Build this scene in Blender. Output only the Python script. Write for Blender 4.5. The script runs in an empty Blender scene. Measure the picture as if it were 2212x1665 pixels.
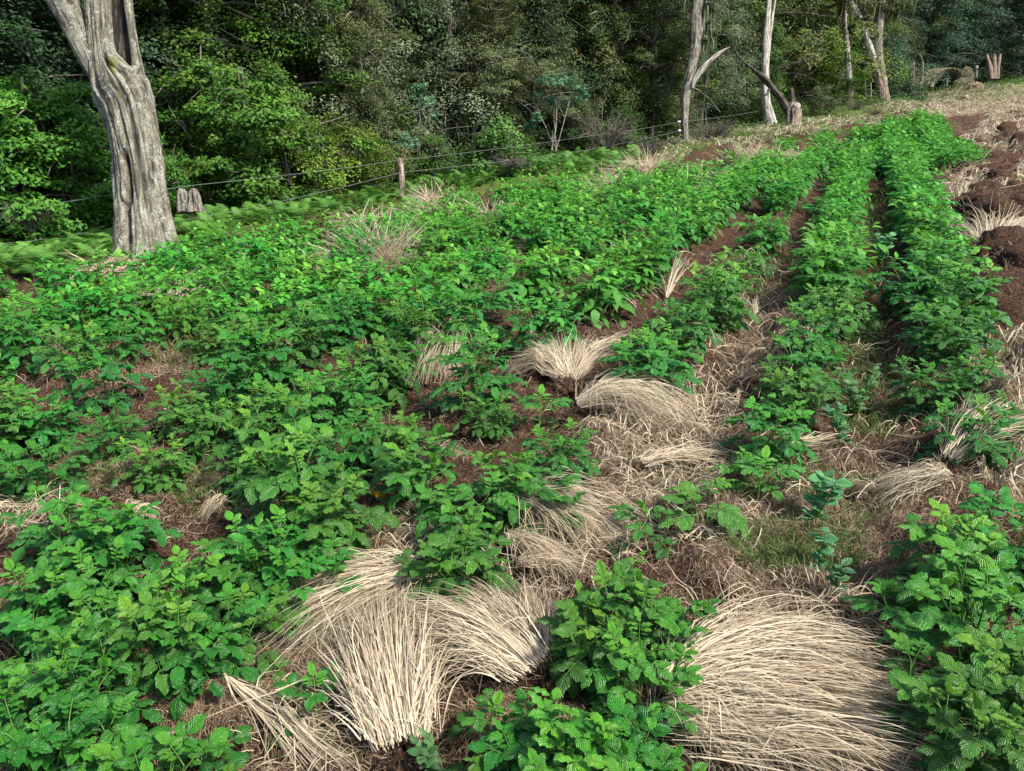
import bpy, math, random
import numpy as np
from mathutils import Vector
R = math.radians
rng = np.random.default_rng(7)
random.seed(7)
sc = bpy.context.scene
col = sc.collection

# ------------------------------------------------------------------ camera, sky, sun, exposure
CAM = np.array([0.0, 0.0, 1.6])
PITCH = R(20.0)
FPX = 1670.0                      # focal length in pixels of a 2211 x 1665 frame
cd = bpy.data.cameras.new('camera')
cam = bpy.data.objects.new('camera', cd)
col.objects.link(cam)
cam.location = CAM
cam.rotation_euler = (R(90) - PITCH, 0, 0)
cd.sensor_width = 36.0
cd.lens = 36.0 * FPX / 2211.0
cd.clip_start = 0.05
cd.clip_end = 1500
sc.camera = cam
SUN = Vector((0.66, -0.42, 1.0)).normalized()
world = bpy.data.worlds.new("World")
sc.world = world
world.use_nodes = True
wt = world.node_tree
wt.nodes.clear()
wo = wt.nodes.new('ShaderNodeOutputWorld')
wb = wt.nodes.new('ShaderNodeBackground')
ws = wt.nodes.new('ShaderNodeTexSky')
ws.sky_type = 'NISHITA'
ws.sun_disc = False
ws.sun_elevation = math.asin(SUN.z)
ws.sun_rotation = math.atan2(SUN.x, SUN.y)
ws.dust_density = 2.0
wb.inputs[1].default_value = 0.115
wt.links.new(ws.outputs[0], wb.inputs[0])
wt.links.new(wb.outputs[0], wo.inputs[0])
sl = bpy.data.lights.new('sun', 'SUN')
sl.energy = 3.7
sl.angle = R(8)
sl.color = (1.0, 0.95, 0.86)
so = bpy.data.objects.new('sun', sl)
col.objects.link(so)
so.rotation_euler = SUN.to_track_quat('Z', 'Y').to_euler()
sc.view_settings.view_transform = 'Standard'
sc.view_settings.look = 'None'
sc.view_settings.gamma = 1.0
sc.view_settings.exposure = 1.05
sc.cycles.max_bounces = 5
sc.cycles.diffuse_bounces = 3
sc.cycles.glossy_bounces = 2
sc.cycles.transmission_bounces = 3
sc.cycles.use_denoising = True

# ------------------------------------------------------------------ helpers
FW = np.array([0, math.cos(PITCH), -math.sin(PITCH)])
UP = np.array([0, math.sin(PITCH), math.cos(PITCH)])
RT = np.array([1.0, 0, 0])
def ray(px, py):
    return FW + (px - 1105.5) / FPX * RT - (py - 832.5) / FPX * UP
def P(px, py, D):                 # a point seen at (px, py), D metres deep
    return CAM + D * ray(px, py)
def proj(p):
    d = np.asarray(p) - CAM
    D = d @ FW
    return 1105.5 + FPX * (d @ RT) / D, 832.5 - FPX * (d @ UP) / D, D

def _h(ix, iy, iz=0):
    n = (ix * 374761393 + iy * 668265263 + iz * 2147483647 * 3 + 1013904223) & 0xffffffff
    n = ((n ^ (n >> 13)) * 1274126177) & 0xffffffff
    return ((n ^ (n >> 16)) & 0xffff) / 65535.0
def vn(x, y, seed=0):             # value noise, 0..1
    x = np.asarray(x, float) + seed * 17.3
    y = np.asarray(y, float) - seed * 9.1
    ix = np.floor(x).astype(np.int64); iy = np.floor(y).astype(np.int64)
    fx = x - ix; fy = y - iy
    fx = fx * fx * (3 - 2 * fx); fy = fy * fy * (3 - 2 * fy)
    a = _h(ix, iy, seed); b = _h(ix + 1, iy, seed); c = _h(ix, iy + 1, seed); d = _h(ix + 1, iy + 1, seed)
    return (a * (1 - fx) + b * fx) * (1 - fy) + (c * (1 - fx) + d * fx) * fy
def sst(a, b, x):
    t = np.clip((x - a) / (b - a), 0, 1)
    return t * t * (3 - 2 * t)

# ------------------------------------------------------------------ the lie of the land
_cp = [(0, 1.5, 0.02), (-1.2, 3, 0.0), (1.5, 3, 0.14), (-5.2, 10.5, -.38), (-2.2, 15.1, -.2), (-6.9, 10.4, -.5), (2.5, 5.7, .22),
       (4.0, 9.0, .32), (0, 9, .05), (-3, 5, -.15), (5, 5, .45), (0, -20, 0), (-40, 40, -3), (-30, 0, -2.2), (0, 80, 1), (-60, 90, -3),
       (40, 5, 3.2), (90, 90, 8), (-8, 24, -.9), (4, 40, .6)]
for px, py, D in [(1480, 312, 22), (1660, 272, 26), (1715, 264, 27), (1835, 228, 32), (1907, 217, 34), (2050, 195, 50), (2211, 170, 48),
                  (2150, 240, 35), (2090, 320, 17), (1300, 385, 16.5), (2140, 185, 50), (2211, 176, 75), (2050, 196, 75), (1900, 212, 62)]:
    _cp.append(tuple(P(px, py, D)))
_cp = np.array(_cp, float)
def _U(r2):
    return 0.5 * r2 * np.log(r2 + 1e-9)
_n = len(_cp)
_A = np.zeros((_n + 3, _n + 3))
_d2 = ((_cp[:, None, :2] - _cp[None, :, :2]) ** 2).sum(-1)
_A[:_n, :_n] = _U(_d2 + 1.0) + np.eye(_n) * 2.0
_A[:_n, _n] = 1; _A[_n, :_n] = 1
_A[:_n, _n + 1:] = _cp[:, :2]; _A[_n + 1:, :_n] = _cp[:, :2].T
_w = np.linalg.solve(_A, np.concatenate([_cp[:, 2], [0, 0, 0]]))
def G(x, y):
    x = np.asarray(x, float); y = np.asarray(y, float)
    sh = x.shape
    x = np.clip(x.ravel(), -90, 110); y = np.clip(y.ravel(), -40, 120)
    z = _w[_n] + _w[_n + 1] * x + _w[_n + 2] * y
    for i in range(_n):
        z = z + _w[i] * _U((x - _cp[i, 0]) ** 2 + (y - _cp[i, 1]) ** 2 + 1.0)
    return z.reshape(sh)
def at0(px, py, h=0.0):           # where the line of sight meets the ground (+h)
    d = ray(px, py)
    t = np.exp(np.linspace(math.log(0.8), math.log(150), 1500))
    p = CAM + t[:, None] * d
    f = p[:, 2] - G(p[:, 0], p[:, 1]) - h
    k = np.argmax(f < 0) if (f < 0).any() else len(t) - 1
    return p[k]
def inpoly(x, y, poly):
    x = np.asarray(x, float); y = np.asarray(y, float)
    ins = np.zeros(x.shape, bool)
    n = len(poly)
    for i in range(n):
        x1, y1 = poly[i]; x2, y2 = poly[(i + 1) % n]
        if y1 == y2: continue
        ins ^= ((y1 > y) != (y2 > y)) & (x < (x2 - x1) * (y - y1) / (y2 - y1) + x1)
    return ins
_fp = [(-200, 590), (0, 580), (260, 560), (400, 505), (560, 485), (700, 475), (860, 445), (1000, 405), (1300, 380), (1500, 338), (1750, 294),
       (1870, 268), (2000, 238), (2140, 225), (2145, 243), (2058, 300), (2050, 345), (2052, 450), (2065, 560), (2072, 640), (2130, 850), (2300, 1050)]
FIELD = [tuple(at0(a, b, .3)[:2]) for a, b in _fp] + [(2.6, .2), (1, -3), (-6, -3), (-9, 3)]
BANK = [tuple(at0(a, b)[:2]) for a, b in [(1890, 245), (2100, 212), (2211, 182), (2300, 170)]] + [(60, 80), (20, 80), (12, 40)]
def fdist(x, y):                  # distance beyond the fence line
    return ((x + 6.9) * -.7071 + (y - 10.4) * .7071)
def rowq(x, y):
    return .917 * x - .399 * y
def fbm(x, y, s):
    return vn(x, y, s) * .6 + vn(x * 2.3, y * 2.3, s + 1) * .4
def H(x, y):
    x = np.asarray(x, float); y = np.asarray(y, float)
    r = np.hypot(x, y)
    fd = inpoly(x, y, FIELD)
    out = ~fd & (fdist(x, y) < .5)
    z = G(x, y)
    ridge = .045 * np.cos((rowq(x, y) - .62) / .75 * 2 * math.pi) * sst(2.5, 5, r)
    z = z + np.where(fd, ridge, 0)
    amp = np.where(out, 2.3, 1.0)
    z = z + np.where(out & (x > 1), .16 * (np.abs(vn(x * 1.7, y * 1.7, 13) - .5) * 2 - .45) + .10 * (np.abs(vn(x * 3.7, y * 3.7, 14) - .5) * 2 - .45), 0)
    z = z + amp * (.075 * (vn(x * 3.1, y * 3.1, 3) - .5) + .055 * (np.abs(vn(x * 7, y * 7, 4) - .5) * 2 - .4) + .034 * (vn(x * 19, y * 19, 5) - .5))
    return z
def at(px, py, h=0.0):
    p = at0(px, py, h)
    return np.array([p[0], p[1], float(H(p[0], p[1]))])

# ------------------------------------------------------------------ meshes from arrays
class Geo:
    def __init__(s): s.v = []; s.f = []; s.uv = []; s.t = []; s.n = 0
    def add(s, v, f, uv=None, t=0.5):
        v = np.asarray(v, float).reshape(-1, 3); f = np.asarray(f, np.int64).reshape(-1, 4)
        s.v.append(v); s.f.append(f + s.n)
        s.uv.append(np.zeros((len(v), 2)) if uv is None else np.asarray(uv, float).reshape(-1, 2))
        s.t.append(np.broadcast_to(np.asarray(t, float), (len(v),)).copy())
        s.n += len(v)
    def mesh(s, name, mats, smooth=True):
        v = np.concatenate(s.v); f = np.concatenate(s.f); uv = np.concatenate(s.uv); t = np.concatenate(s.t)
        me = bpy.data.meshes.new(name)
        me.vertices.add(len(v)); me.vertices.foreach_set('co', v.astype(np.float32).ravel())
        me.loops.add(f.size); me.loops.foreach_set('vertex_index', f.astype(np.int32).ravel())
        me.polygons.add(len(f)); me.polygons.foreach_set('loop_start', np.arange(0, f.size, 4, dtype=np.int32))
        if smooth: me.polygons.foreach_set('use_smooth', np.ones(len(f), bool))
        u = me.uv_layers.new(name='UVMap')
        u.data.foreach_set('uv', uv[f.ravel()].astype(np.float32).ravel())
        a = me.attributes.new('tint', 'FLOAT', 'POINT')
        a.data.foreach_set('value', t.astype(np.float32))
        me.update(calc_edges=True)
        for m in (mats if isinstance(mats, (list, tuple)) else [mats]): me.materials.append(m)
        return me
def tag(o, label=None, cat=None, group=None, kind=None):
    if label: o['label'] = label
    if cat: o['category'] = cat
    if group: o['group'] = group
    if kind: o['kind'] = kind
    return o
def link(name, me, parent=None, loc=None):
    o = bpy.data.objects.new(name, me); col.objects.link(o)
    if parent is not None: o.parent = parent
    if loc is not None: o.location = loc
    return o
def empty(name, loc=(0, 0, 0), rz=0, s=1):
    o = bpy.data.objects.new(name, None); col.objects.link(o)
    o.location = loc; o.rotation_euler = (0, 0, rz); o.scale = (s, s, s)
    o.empty_display_size = .1
    return o
def copy_tree(o, parent=None):
    c = o.copy(); col.objects.link(c)
    if parent is not None: c.parent = parent
    for ch in list(o.children): copy_tree(ch, c)
    return c
def nrm(a):
    return a / (np.linalg.norm(a, axis=-1, keepdims=True) + 1e-12)

def tube(g, pts, rad, sides=8, rough=0.0, tint=.5, seed=0, fis=None, cap=True, squash=1.0):
    """tapered tube with rings; rough = relative radial noise; fis(theta, s) = extra relative radius"""
    pts = np.asarray(pts, float); rad = np.asarray(rad, float); n = len(pts)
    T = nrm(np.gradient(pts, axis=0))
    ref = np.array([0, 1.0, 0]) if abs(T[n // 2][1]) < .9 else np.array([1.0, 0, 0])
    A = nrm(np.cross(ref, T)); B = np.cross(T, A)
    th = np.linspace(0, 2 * math.pi, sides + 1)
    L = np.concatenate([[0], np.cumsum(np.linalg.norm(np.diff(pts, axis=0), axis=1))])
    TH, LL = np.meshgrid(th, L)
    r = rad[:, None] * np.ones_like(TH)
    if rough:
        w = np.cos(TH) * 2.2; w2 = np.sin(TH) * 2.2
        r = r * (1 + rough * .7 * (vn(w * 1.3 + LL * .6, w2 * 1.3 + LL * .4, seed) - .5) * 2
                 + rough * .45 * (vn(w * 4.0 + LL * 1.1, w2 * 4.0 - LL * .9, seed + 2) - .5) * 2
                 + rough * .45 * (vn(w * 9 + LL * 1.5, w2 * 9 + LL, seed + 5) - .5) * 2
                 + rough * .25 * (vn(w * 17 + LL * 5, w2 * 17 - LL * 4, seed + 7) - .5) * 2)
    if fis is not None: r = r * fis(TH, LL)
    V = pts[:, None, :] + r[..., None] * (np.cos(TH)[..., None] * A[:, None, :] + squash * np.sin(TH)[..., None] * B[:, None, :])
    m = sides + 1
    i, j = np.meshgrid(np.arange(n - 1), np.arange(sides), indexing='ij')
    a = (i * m + j).ravel()
    F = np.stack([a, a + 1, a + m + 1, a + m], 1)
    uv = np.stack([TH * rad.mean(), LL], -1)
    g.add(V, F, uv, tint)
    if cap:
        for k in (0, n - 1):
            g.add(np.concatenate([V[k][:-1], pts[k][None]]), [[q, (q + 1) % sides, sides, sides] if False else [q, (q + 1) % sides, (q + 2) % sides, sides] for q in range(0, sides - 1, 2)], None, tint)
def bez(p0, p1, p2, n):
    s = np.linspace(0, 1, n)[:, None]
    return (1 - s) ** 2 * np.array(p0) + 2 * s * (1 - s) * np.array(p1) + s * s * np.array(p2)

def ribbons(g, Pts, width, side=None, tint=None, taper=True):
    """Pts (n,k,3) centre lines -> flat ribbons with random roll"""
    n, k, _ = Pts.shape
    T = nrm(np.gradient(Pts, axis=1))
    if side is None:
        rv = nrm(rng.normal(size=(n, 1, 3)) + np.array([0, 0, .2]))
        side = nrm(np.cross(T, rv + 0 * T))
    s = np.linspace(0, 1, k)
    w = np.asarray(width).reshape(-1, 1) * ((1 - .75 * s ** 2)[None, :] if taper else np.ones((1, k)))
    V = np.stack([Pts - side * w[..., None] / 2, Pts + side * w[..., None] / 2], 2)   # n,k,2,3
    base = (np.arange(n) * k * 2)[:, None] + (np.arange(k - 1) * 2)[None, :]
    F = np.stack([base, base + 1, base + 3, base + 2], -1)
    uv = np.zeros((n, k, 2, 2)); uv[..., 0, 0] = -1; uv[..., 1, 0] = 1; uv[..., 1] = s[None, :, None]
    t = np.full(n, .5) if tint is None else np.asarray(tint)
    g.add(V, F, uv, np.repeat(t, k * 2))

# ------------------------------------------------------------------ materials
class NT:
    def __init__(s, name):
        s.m = bpy.data.materials.new(name); s.m.use_nodes = True
        s.t = s.m.node_tree; s.t.nodes.clear()
        s.out = s.t.nodes.new('ShaderNodeOutputMaterial')
    def n(s, typ, **kw):
        nd = s.t.nodes.new('ShaderNode' + typ)
        for k, v in kw.items():
            if k.startswith('_'): setattr(nd, k[1:], v)
        return nd
    def set(s, nd, i, v):
        if hasattr(v, 'is_linked') or isinstance(v, bpy.types.NodeSocket): s.t.links.new(v, nd.inputs[i])
        else: nd.inputs[i].default_value = v
    def math(s, op, a, b=0.0, c=None):
        nd = s.n('Math', _operation=op); s.set(nd, 0, a); s.set(nd, 1, b)
        if c is not None: s.set(nd, 2, c)
        return nd.outputs[0]
    def ramp(s, fac, stops):
        nd = s.n('ValToRGB'); e = nd.color_ramp.elements
        while len(e) < len(stops): e.new(.5)
        for i, (p, c) in enumerate(stops):
            e[i].position = p; e[i].color = (c[0], c[1], c[2], 1) if len(c) == 3 else c
        s.set(nd, 0, fac); return nd.outputs[0]
    def mix(s, fac, a, b, typ='MIX'):
        nd = s.n('MixRGB', _blend_type=typ); s.set(nd, 0, fac)
        for i, v in ((1, a), (2, b)):
            s.set(nd, i, v if not isinstance(v, tuple) else (v[0], v[1], v[2], 1))
        return nd.outputs[0]
    def noise(s, vec, scale, detail=3, rough=.6, out=0):
        nd = s.n('TexNoise'); nd.inputs['Scale'].default_value = scale; nd.inputs['Detail'].default_value = detail
        nd.inputs['Roughness'].default_value = rough
        if vec is not None: s.t.links.new(vec, nd.inputs['Vector'])
        return nd.outputs[out]
    def attr(s, name, o='Fac'):
        nd = s.n('Attribute', _attribute_name=name); return nd.outputs[o]
    def bump(s, h, strength, dist):
        nd = s.n('Bump'); nd.inputs['Strength'].default_value = strength; nd.inputs['Distance'].default_value = dist
        s.set(nd, 'Height', h); return nd.outputs[0]
    def finish(s, colr, rough=.6, normal=None, trans=0.0, spec=.4, tcol=None):
        b = s.n('BsdfPrincipled'); s.set(b, 'Base Color', colr if not isinstance(colr, tuple) else (*colr, 1)); s.set(b, 'Roughness', rough)
        b.inputs['Specular IOR Level'].default_value = spec
        if normal is not None: s.t.links.new(normal, b.inputs['Normal'])
        if trans:
            tr = s.n('BsdfTranslucent'); s.set(tr, 0, tcol if tcol is not None else colr)
            mx = s.n('MixShader'); mx.inputs[0].default_value = trans
            s.t.links.new(b.outputs[0], mx.inputs[1]); s.t.links.new(tr.outputs[0], mx.inputs[2])
            s.t.links.new(mx.outputs[0], s.out.inputs[0])
        else: s.t.links.new(b.outputs[0], s.out.inputs[0])
        return s.m
    def vary(s, c, hue=.02, val=.25):
        oi = s.n('ObjectInfo'); h = s.n('HueSaturation')
        s.set(h, 0, s.math('MULTIPLY_ADD', oi.outputs['Random'], hue * 2, .5 - hue))
        r2 = s.math('FRACT', s.math('MULTIPLY', oi.outputs['Random'], 7.31))
        s.set(h, 2, s.math('MULTIPLY_ADD', r2, val * 2, 1 - val))
        s.t.links.new(c, h.inputs['Color']); return h.outputs[0]

def potato_leaf_mat(name, stops, veins=True, vs=.6):
    m = NT(name)
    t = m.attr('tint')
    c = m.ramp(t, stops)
    uv = m.n('UVMap', _uv_map='UVMap').outputs[0]
    sp = m.n('SeparateXYZ'); m.t.links.new(uv, sp.inputs[0])
    if veins:
        au = m.math('ABSOLUTE', sp.outputs[0])
        g = m.n('NewGeometry')
        wob = m.noise(g.outputs['Position'], 60, 2)
        k = m.math('ADD', m.math('SUBTRACT', m.math('MULTIPLY', sp.outputs[1], 7.5), m.math('MULTIPLY', m.math('POWER', au, .8), 2.6)), m.math('MULTIPLY', wob, 1.6))
        saw = m.math('ABSOLUTE', m.math('SUBTRACT', m.math('FRACT', k), .5))       # 0 at the crease, .5 between
        crease = m.math('SUBTRACT', 1.0, m.math('MULTIPLY', saw, 5.0)); crease = m.math('MAXIMUM', crease, 0.0)
        mid = m.math('MAXIMUM', m.math('SUBTRACT', 1.0, m.math('MULTIPLY', au, 11.0)), 0.0)
        c = m.mix(m.math('MULTIPLY', crease, vs), c, m.mix(1.0, c, (.40, .50, .45), 'MULTIPLY'))
        c = m.mix(m.math('MULTIPLY', mid, .6), c, (.10, .30, .06))
        edge = m.math('MAXIMUM', m.math('MULTIPLY', m.math('SUBTRACT', au, .88), 6.0), 0.0)
        c = m.mix(edge, c, m.mix(1.0, c, (1.7, 1.5, 1.5), 'MULTIPLY'))
        h = m.math('SUBTRACT', m.math('MULTIPLY', saw, 1.6), m.math('MULTIPLY', mid, .9))
        h = m.math('ADD', h, m.math('MULTIPLY', m.noise(g.outputs['Position'], 170, 2), .8))
        nm = m.bump(h, .75, .004)
    else: nm = None
    c = m.vary(c, .022, .20)
    tc = m.mix(.5, c, (.10, .34, .02))
    return m.finish(c, .44 if veins else .58, nm, .26, .5 if veins else .3, tc)
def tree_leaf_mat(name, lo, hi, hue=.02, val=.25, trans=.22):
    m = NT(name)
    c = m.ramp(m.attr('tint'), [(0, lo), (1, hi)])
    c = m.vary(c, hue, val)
    return m.finish(c, .6, None, trans, .3)
def straw_mat(name, dark, mid, pale):
    m = NT(name)
    c = m.ramp(m.attr('tint'), [(0, dark), (.35, mid), (1, pale)])
    g = m.n('NewGeometry')
    c = m.mix(.4, c, m.mix(m.noise(g.outputs['Position'], 90, 3), dark, pale))
    uv = m.n('UVMap', _uv_map='UVMap').outputs[0]; sp = m.n('SeparateXYZ'); m.t.links.new(uv, sp.inputs[0])
    bl = m.math('MULTIPLY', m.math('POWER', m.math('MAXIMUM', m.math('SUBTRACT', 1.0, sp.outputs[1]), 0.0), 2.0), .5)
    c = m.mix(bl, c, m.mix(1.0, (pale[0] * 1.12, pale[1] * 1.12, pale[2] * 1.15), (1.0, 1.0, 1.0), 'MULTIPLY'))
    return m.finish(c, .55, None, .18, .35)
def bark_mat(name, dark, mid, pale, lichen=(.62, .62, .56), lamt=.5, moss=0.0, us=26, vs=3.0, burnt=None):
    m = NT(name)
    uv = m.n('UVMap', _uv_map='UVMap').outputs[0]
    mp = m.n('Mapping'); m.t.links.new(uv, mp.inputs[0]); mp.inputs['Scale'].default_value = (us, vs, 1)
    g = m.n('NewGeometry').outputs['Position']
    n1 = m.noise(mp.outputs[0], 1.0, 5, .65)
    c = m.ramp(n1, [(.38, dark), (.50, mid), (.62, pale)])
    l = m.noise(g, 7, 6, .75)
    lm = m.ramp(l, [(.5, (0, 0, 0)), (.6, (1, 1, 1))])
    l2 = m.noise(g, 32, 4, .75)
    l2m = m.ramp(l2, [(.46, (0, 0, 0)), (.56, (1, 1, 1))])
    c = m.mix(m.math('MULTIPLY', m.math('MULTIPLY', lm, lamt), l2m), c, lichen)
    l3 = m.ramp(m.noise(g, 38, 4, .75), [(.42, (1, 1, 1)), (.52, (0, 0, 0))])
    c = m.mix(m.math('MULTIPLY', l3, .55), c, dark)
    if moss:
        mm = m.ramp(m.noise(g, 2.2, 4, .6), [(.60, (0, 0, 0)), (.72, (1, 1, 1))])
        c = m.mix(m.math('MULTIPLY', mm, moss), c, (.17, .19, .02))
    nm = m.bump(m.math('ADD', n1, m.math('MULTIPLY', l2, .35)), .9, .035)
    return m.finish(c, .85, nm, 0, .2)

M = {}
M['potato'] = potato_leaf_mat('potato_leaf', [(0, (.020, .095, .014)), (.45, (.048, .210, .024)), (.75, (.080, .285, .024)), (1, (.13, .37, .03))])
M['potato_far'] = potato_leaf_mat('potato_leaf_far', [(0, (.022, .110, .015)), (.45, (.050, .220, .025)), (.75, (.080, .295, .025)), (1, (.12, .35, .035))], False)
M['stem'] = tree_leaf_mat('potato_stem', (.035, .12, .02), (.12, .26, .05), 0.01, .1, .1)
M['pea'] = potato_leaf_mat('pea_leaf', [(0, (.05, .17, .06)), (1, (.15, .36, .12))], True, .2)
M['weed'] = tree_leaf_mat('weed_grass', (.03, .075, .015), (.15, .24, .055), .01, .1, .25)
M['fern'] = tree_leaf_mat('fern', (.025, .10, .012), (.15, .30, .05), .012, .1, .25)
M['straw'] = straw_mat('straw', (.085, .05, .025), (.34, .25, .14), (.68, .585, .42))
M['straw_dull'] = straw_mat('straw_dull', (.09, .055, .03), (.24, .17, .10), (.44, .36, .25))
M['roots'] = straw_mat('dead_roots', (.060, .034, .022), (.19, .120, .075), (.42, .31, .20))
M['bark_pale'] = bark_mat('bark_pale', (.075, .06, .05), (.40, .37, .31), (.68, .65, .58), lamt=.4)
M['bark_big'] = bark_mat('bark_big', (.035, .03, .023), (.16, .15, .11), (.31, .30, .24), (.55, .56, .51), .55, .6, 17, 1.8)
M['bark_grey'] = bark_mat('bark_grey', (.04, .03, .024), (.17, .15, .12), (.34, .32, .27), lamt=.6, moss=.2)
M['bark_brown'] = bark_mat('bark_brown', (.05, .028, .02), (.20, .13, .09), (.42, .36, .29), lamt=.5, moss=.1)
M['bark_dark'] = bark_mat('bark_dark', (.02, .016, .013), (.06, .05, .042), (.16, .14, .12), lamt=.2)
M['wood_inside_shade'] = bark_mat('hollow_wood_shade', (.006, .005, .004), (.022, .018, .014), (.09, .08, .065), lamt=.0)  # near-black colour paints in the darkness inside the split trunk
M['twig'] = bark_mat('twig', (.07, .06, .045), (.17, .15, .12), (.33, .31, .26), lamt=.1)
mw = NT('fence_wire'); M['wire'] = mw.finish((.17, .19, .18), .6)
mw = NT('porcelain'); M['white'] = mw.finish((.8, .8, .78), .3)
mw = NT('yellow_leaf'); M['yellow'] = mw.finish(mw.mix(mw.noise(None, 20), (.55, .30, .02), (.75, .52, .06)), .6, None, .2)
for k, lo, hi in [('dark', (.008, .028, .008), (.046, .104, .028)), ('blue', (.012, .042, .022), (.055, .120, .058)), ('olive', (.022, .038, .008), (.125, .165, .034)),  # 'blue' also stands in for haze on the far right trees
                  ('mid', (.014, .055, .006), (.095, .195, .024)), ('lichen', (.035, .055, .024), (.23, .275, .150)), ('yellow', (.045, .100, .008), (.19, .28, .03)),
                  ('bush', (.020, .085, .008), (.12, .28, .030)), ('teal', (.04, .12, .06), (.14, .30, .15)), ('bright', (.06, .17, .02), (.19, .37, .075)), ('khaki', (.032, .046, .014), (.16, .19, .062))]:
    M['leaf_' + k] = tree_leaf_mat('leaf_' + k, lo, hi)

# ground
g_ = NT('soil')
pos = g_.n('NewGeometry').outputs['Position']
n1 = g_.noise(pos, 9, 6, .7); n2 = g_.noise(pos, 70, 5, .75); n3 = g_.noise(pos, 1.3, 3)
soil = g_.ramp(n2, [(.30, (.012, .007, .005)), (.47, (.050, .028, .019)), (.60, (.115, .070, .047)), (.76, (.26, .18, .12))])
soil = g_.mix(g_.ramp(n1, [(.35, (0, 0, 0)), (.7, (1, 1, 1))]), soil, g_.mix(1.0, soil, (1.45, 1.3, 1.2), 'MULTIPLY'))
stc = g_.ramp(n2, [(.28, (.07, .045, .025)), (.5, (.30, .22, .12)), (.7, (.55, .46, .29))])
grc = g_.ramp(n2, [(.3, (.03, .05, .012)), (.5, (.10, .15, .03)), (.7, (.22, .27, .08))])
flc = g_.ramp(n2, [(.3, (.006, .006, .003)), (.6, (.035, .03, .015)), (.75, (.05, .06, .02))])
zs = g_.math('ADD', g_.attr('z_straw'), g_.math('MULTIPLY', g_.math('SUBTRACT', n1, .5), .9))
c_ = g_.mix(g_.math('MULTIPLY', g_.ramp(zs, [(.45, (0, 0, 0)), (.62, (1, 1, 1))]), g_.ramp(g_.attr('z_straw'), [(0, (0, 0, 0)), (.2, (1, 1, 1))])), soil, stc)
c_ = g_.mix(g_.attr('z_grass'), c_, grc)
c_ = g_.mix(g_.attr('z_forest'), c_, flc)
hh = g_.math('ADD', g_.math('MULTIPLY', n1, 1.2), n2)
M['soil'] = g_.finish(c_, .95, g_.bump(hh, 1.0, .03), 0, .1)

# ------------------------------------------------------------------ ground sheet (one polar sheet to the horizon)
def build_ground():
    rr = np.concatenate([[.02, .3], np.exp(np.linspace(math.log(.7), math.log(260), 540))])
    th = np.concatenate([np.linspace(R(-48), R(48), 440), np.linspace(R(48), R(312), 70)[1:-1]])
    RR, TH = np.meshgrid(rr, th, indexing='ij')
    X = RR * np.sin(TH); Y = RR * np.cos(TH)
    Z = H(X, Y)
    n, m = X.shape
    i, j = np.meshgrid(np.arange(n - 1), np.arange(m), indexing='ij')
    a = (i * m + j).ravel(); b = (i * m + (j + 1) % m).ravel()
    g = Geo()
    g.add(np.stack([X, Y, Z], -1), np.stack([a, b, b + m, a + m], 1))
    me = g.mesh('ground', M['soil'])
    x = X.ravel(); y = Y.ravel()
    fd = inpoly(x, y, FIELD); s = fdist(x, y); bk = inpoly(x, y, BANK)
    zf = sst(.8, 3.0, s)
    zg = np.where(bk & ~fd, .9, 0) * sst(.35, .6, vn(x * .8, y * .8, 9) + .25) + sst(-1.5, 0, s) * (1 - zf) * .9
    zs = np.where(~fd & (x > 0), (.5 + .35 * (vn(x * .5, y * .5, 11) - .5) * 2) * sst(-1.2, -3.5, s), 0) + np.where(fd, .12, 0)
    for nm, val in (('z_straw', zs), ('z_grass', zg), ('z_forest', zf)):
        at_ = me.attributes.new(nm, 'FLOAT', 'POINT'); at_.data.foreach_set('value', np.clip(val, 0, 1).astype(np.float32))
    hb_ = 0
    tag(link('ground', me), 'brown dug soil of the potato field rising into a hillside', 'ground', kind='structure')
build_ground()

# ------------------------------------------------------------------ potato plants
def leaflet_tpl(nl, nw, droop, fold, wav, seed=0, wid=.32):
    s = np.linspace(0, 1, nl + 1)
    w = (np.maximum(s, .02) ** .62) * (np.maximum(1 - s, .008) ** .95) * (1 + .25 * s); w = w / w.max() * wid
    u = np.linspace(-1, 1, nw + 1)
    S, Uu = np.meshgrid(s, u, indexing='ij')
    Y = Uu * w[:, None]
    X = S + 0 * Uu
    Z = fold * np.abs(Y) - droop * X ** 2 - .28 * np.abs(Uu) ** 3 * w[:, None] + wav * np.sin(S * 17 + seed + Uu) * np.abs(Uu) * .07
    ang = droop * .8 * X
    X = X * (1 - .18 * droop * X)
    m = nw + 1
    i, j = np.meshgrid(np.arange(nl), np.arange(nw), indexing='ij')
    a = (i * m + j).ravel()
    return np.stack([X, Y, Z], -1).reshape(-1, 3), np.stack([a, a + m, a + m + 1, a + 1], 1), np.stack([Uu, S], -1).reshape(-1, 2)
def place_leaflets(g, tpl, pos, T, N, sc_, tint):
    V, F, UV = tpl
    T = nrm(T); B = nrm(np.cross(N, T)); N = np.cross(T, B)
    W = pos[:, None] + sc_[:, None, None] * (V[None, :, 0:1] * T[:, None] + V[None, :, 1:2] * B[:, None] + V[None, :, 2:3] * N[:, None])
    n = len(pos); k = len(V)
    Fs = F[None] + (np.arange(n) * k)[:, None, None]
    g.add(W, Fs, np.broadcast_to(UV, (n, k, 2)), np.repeat(tint, k))

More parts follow.
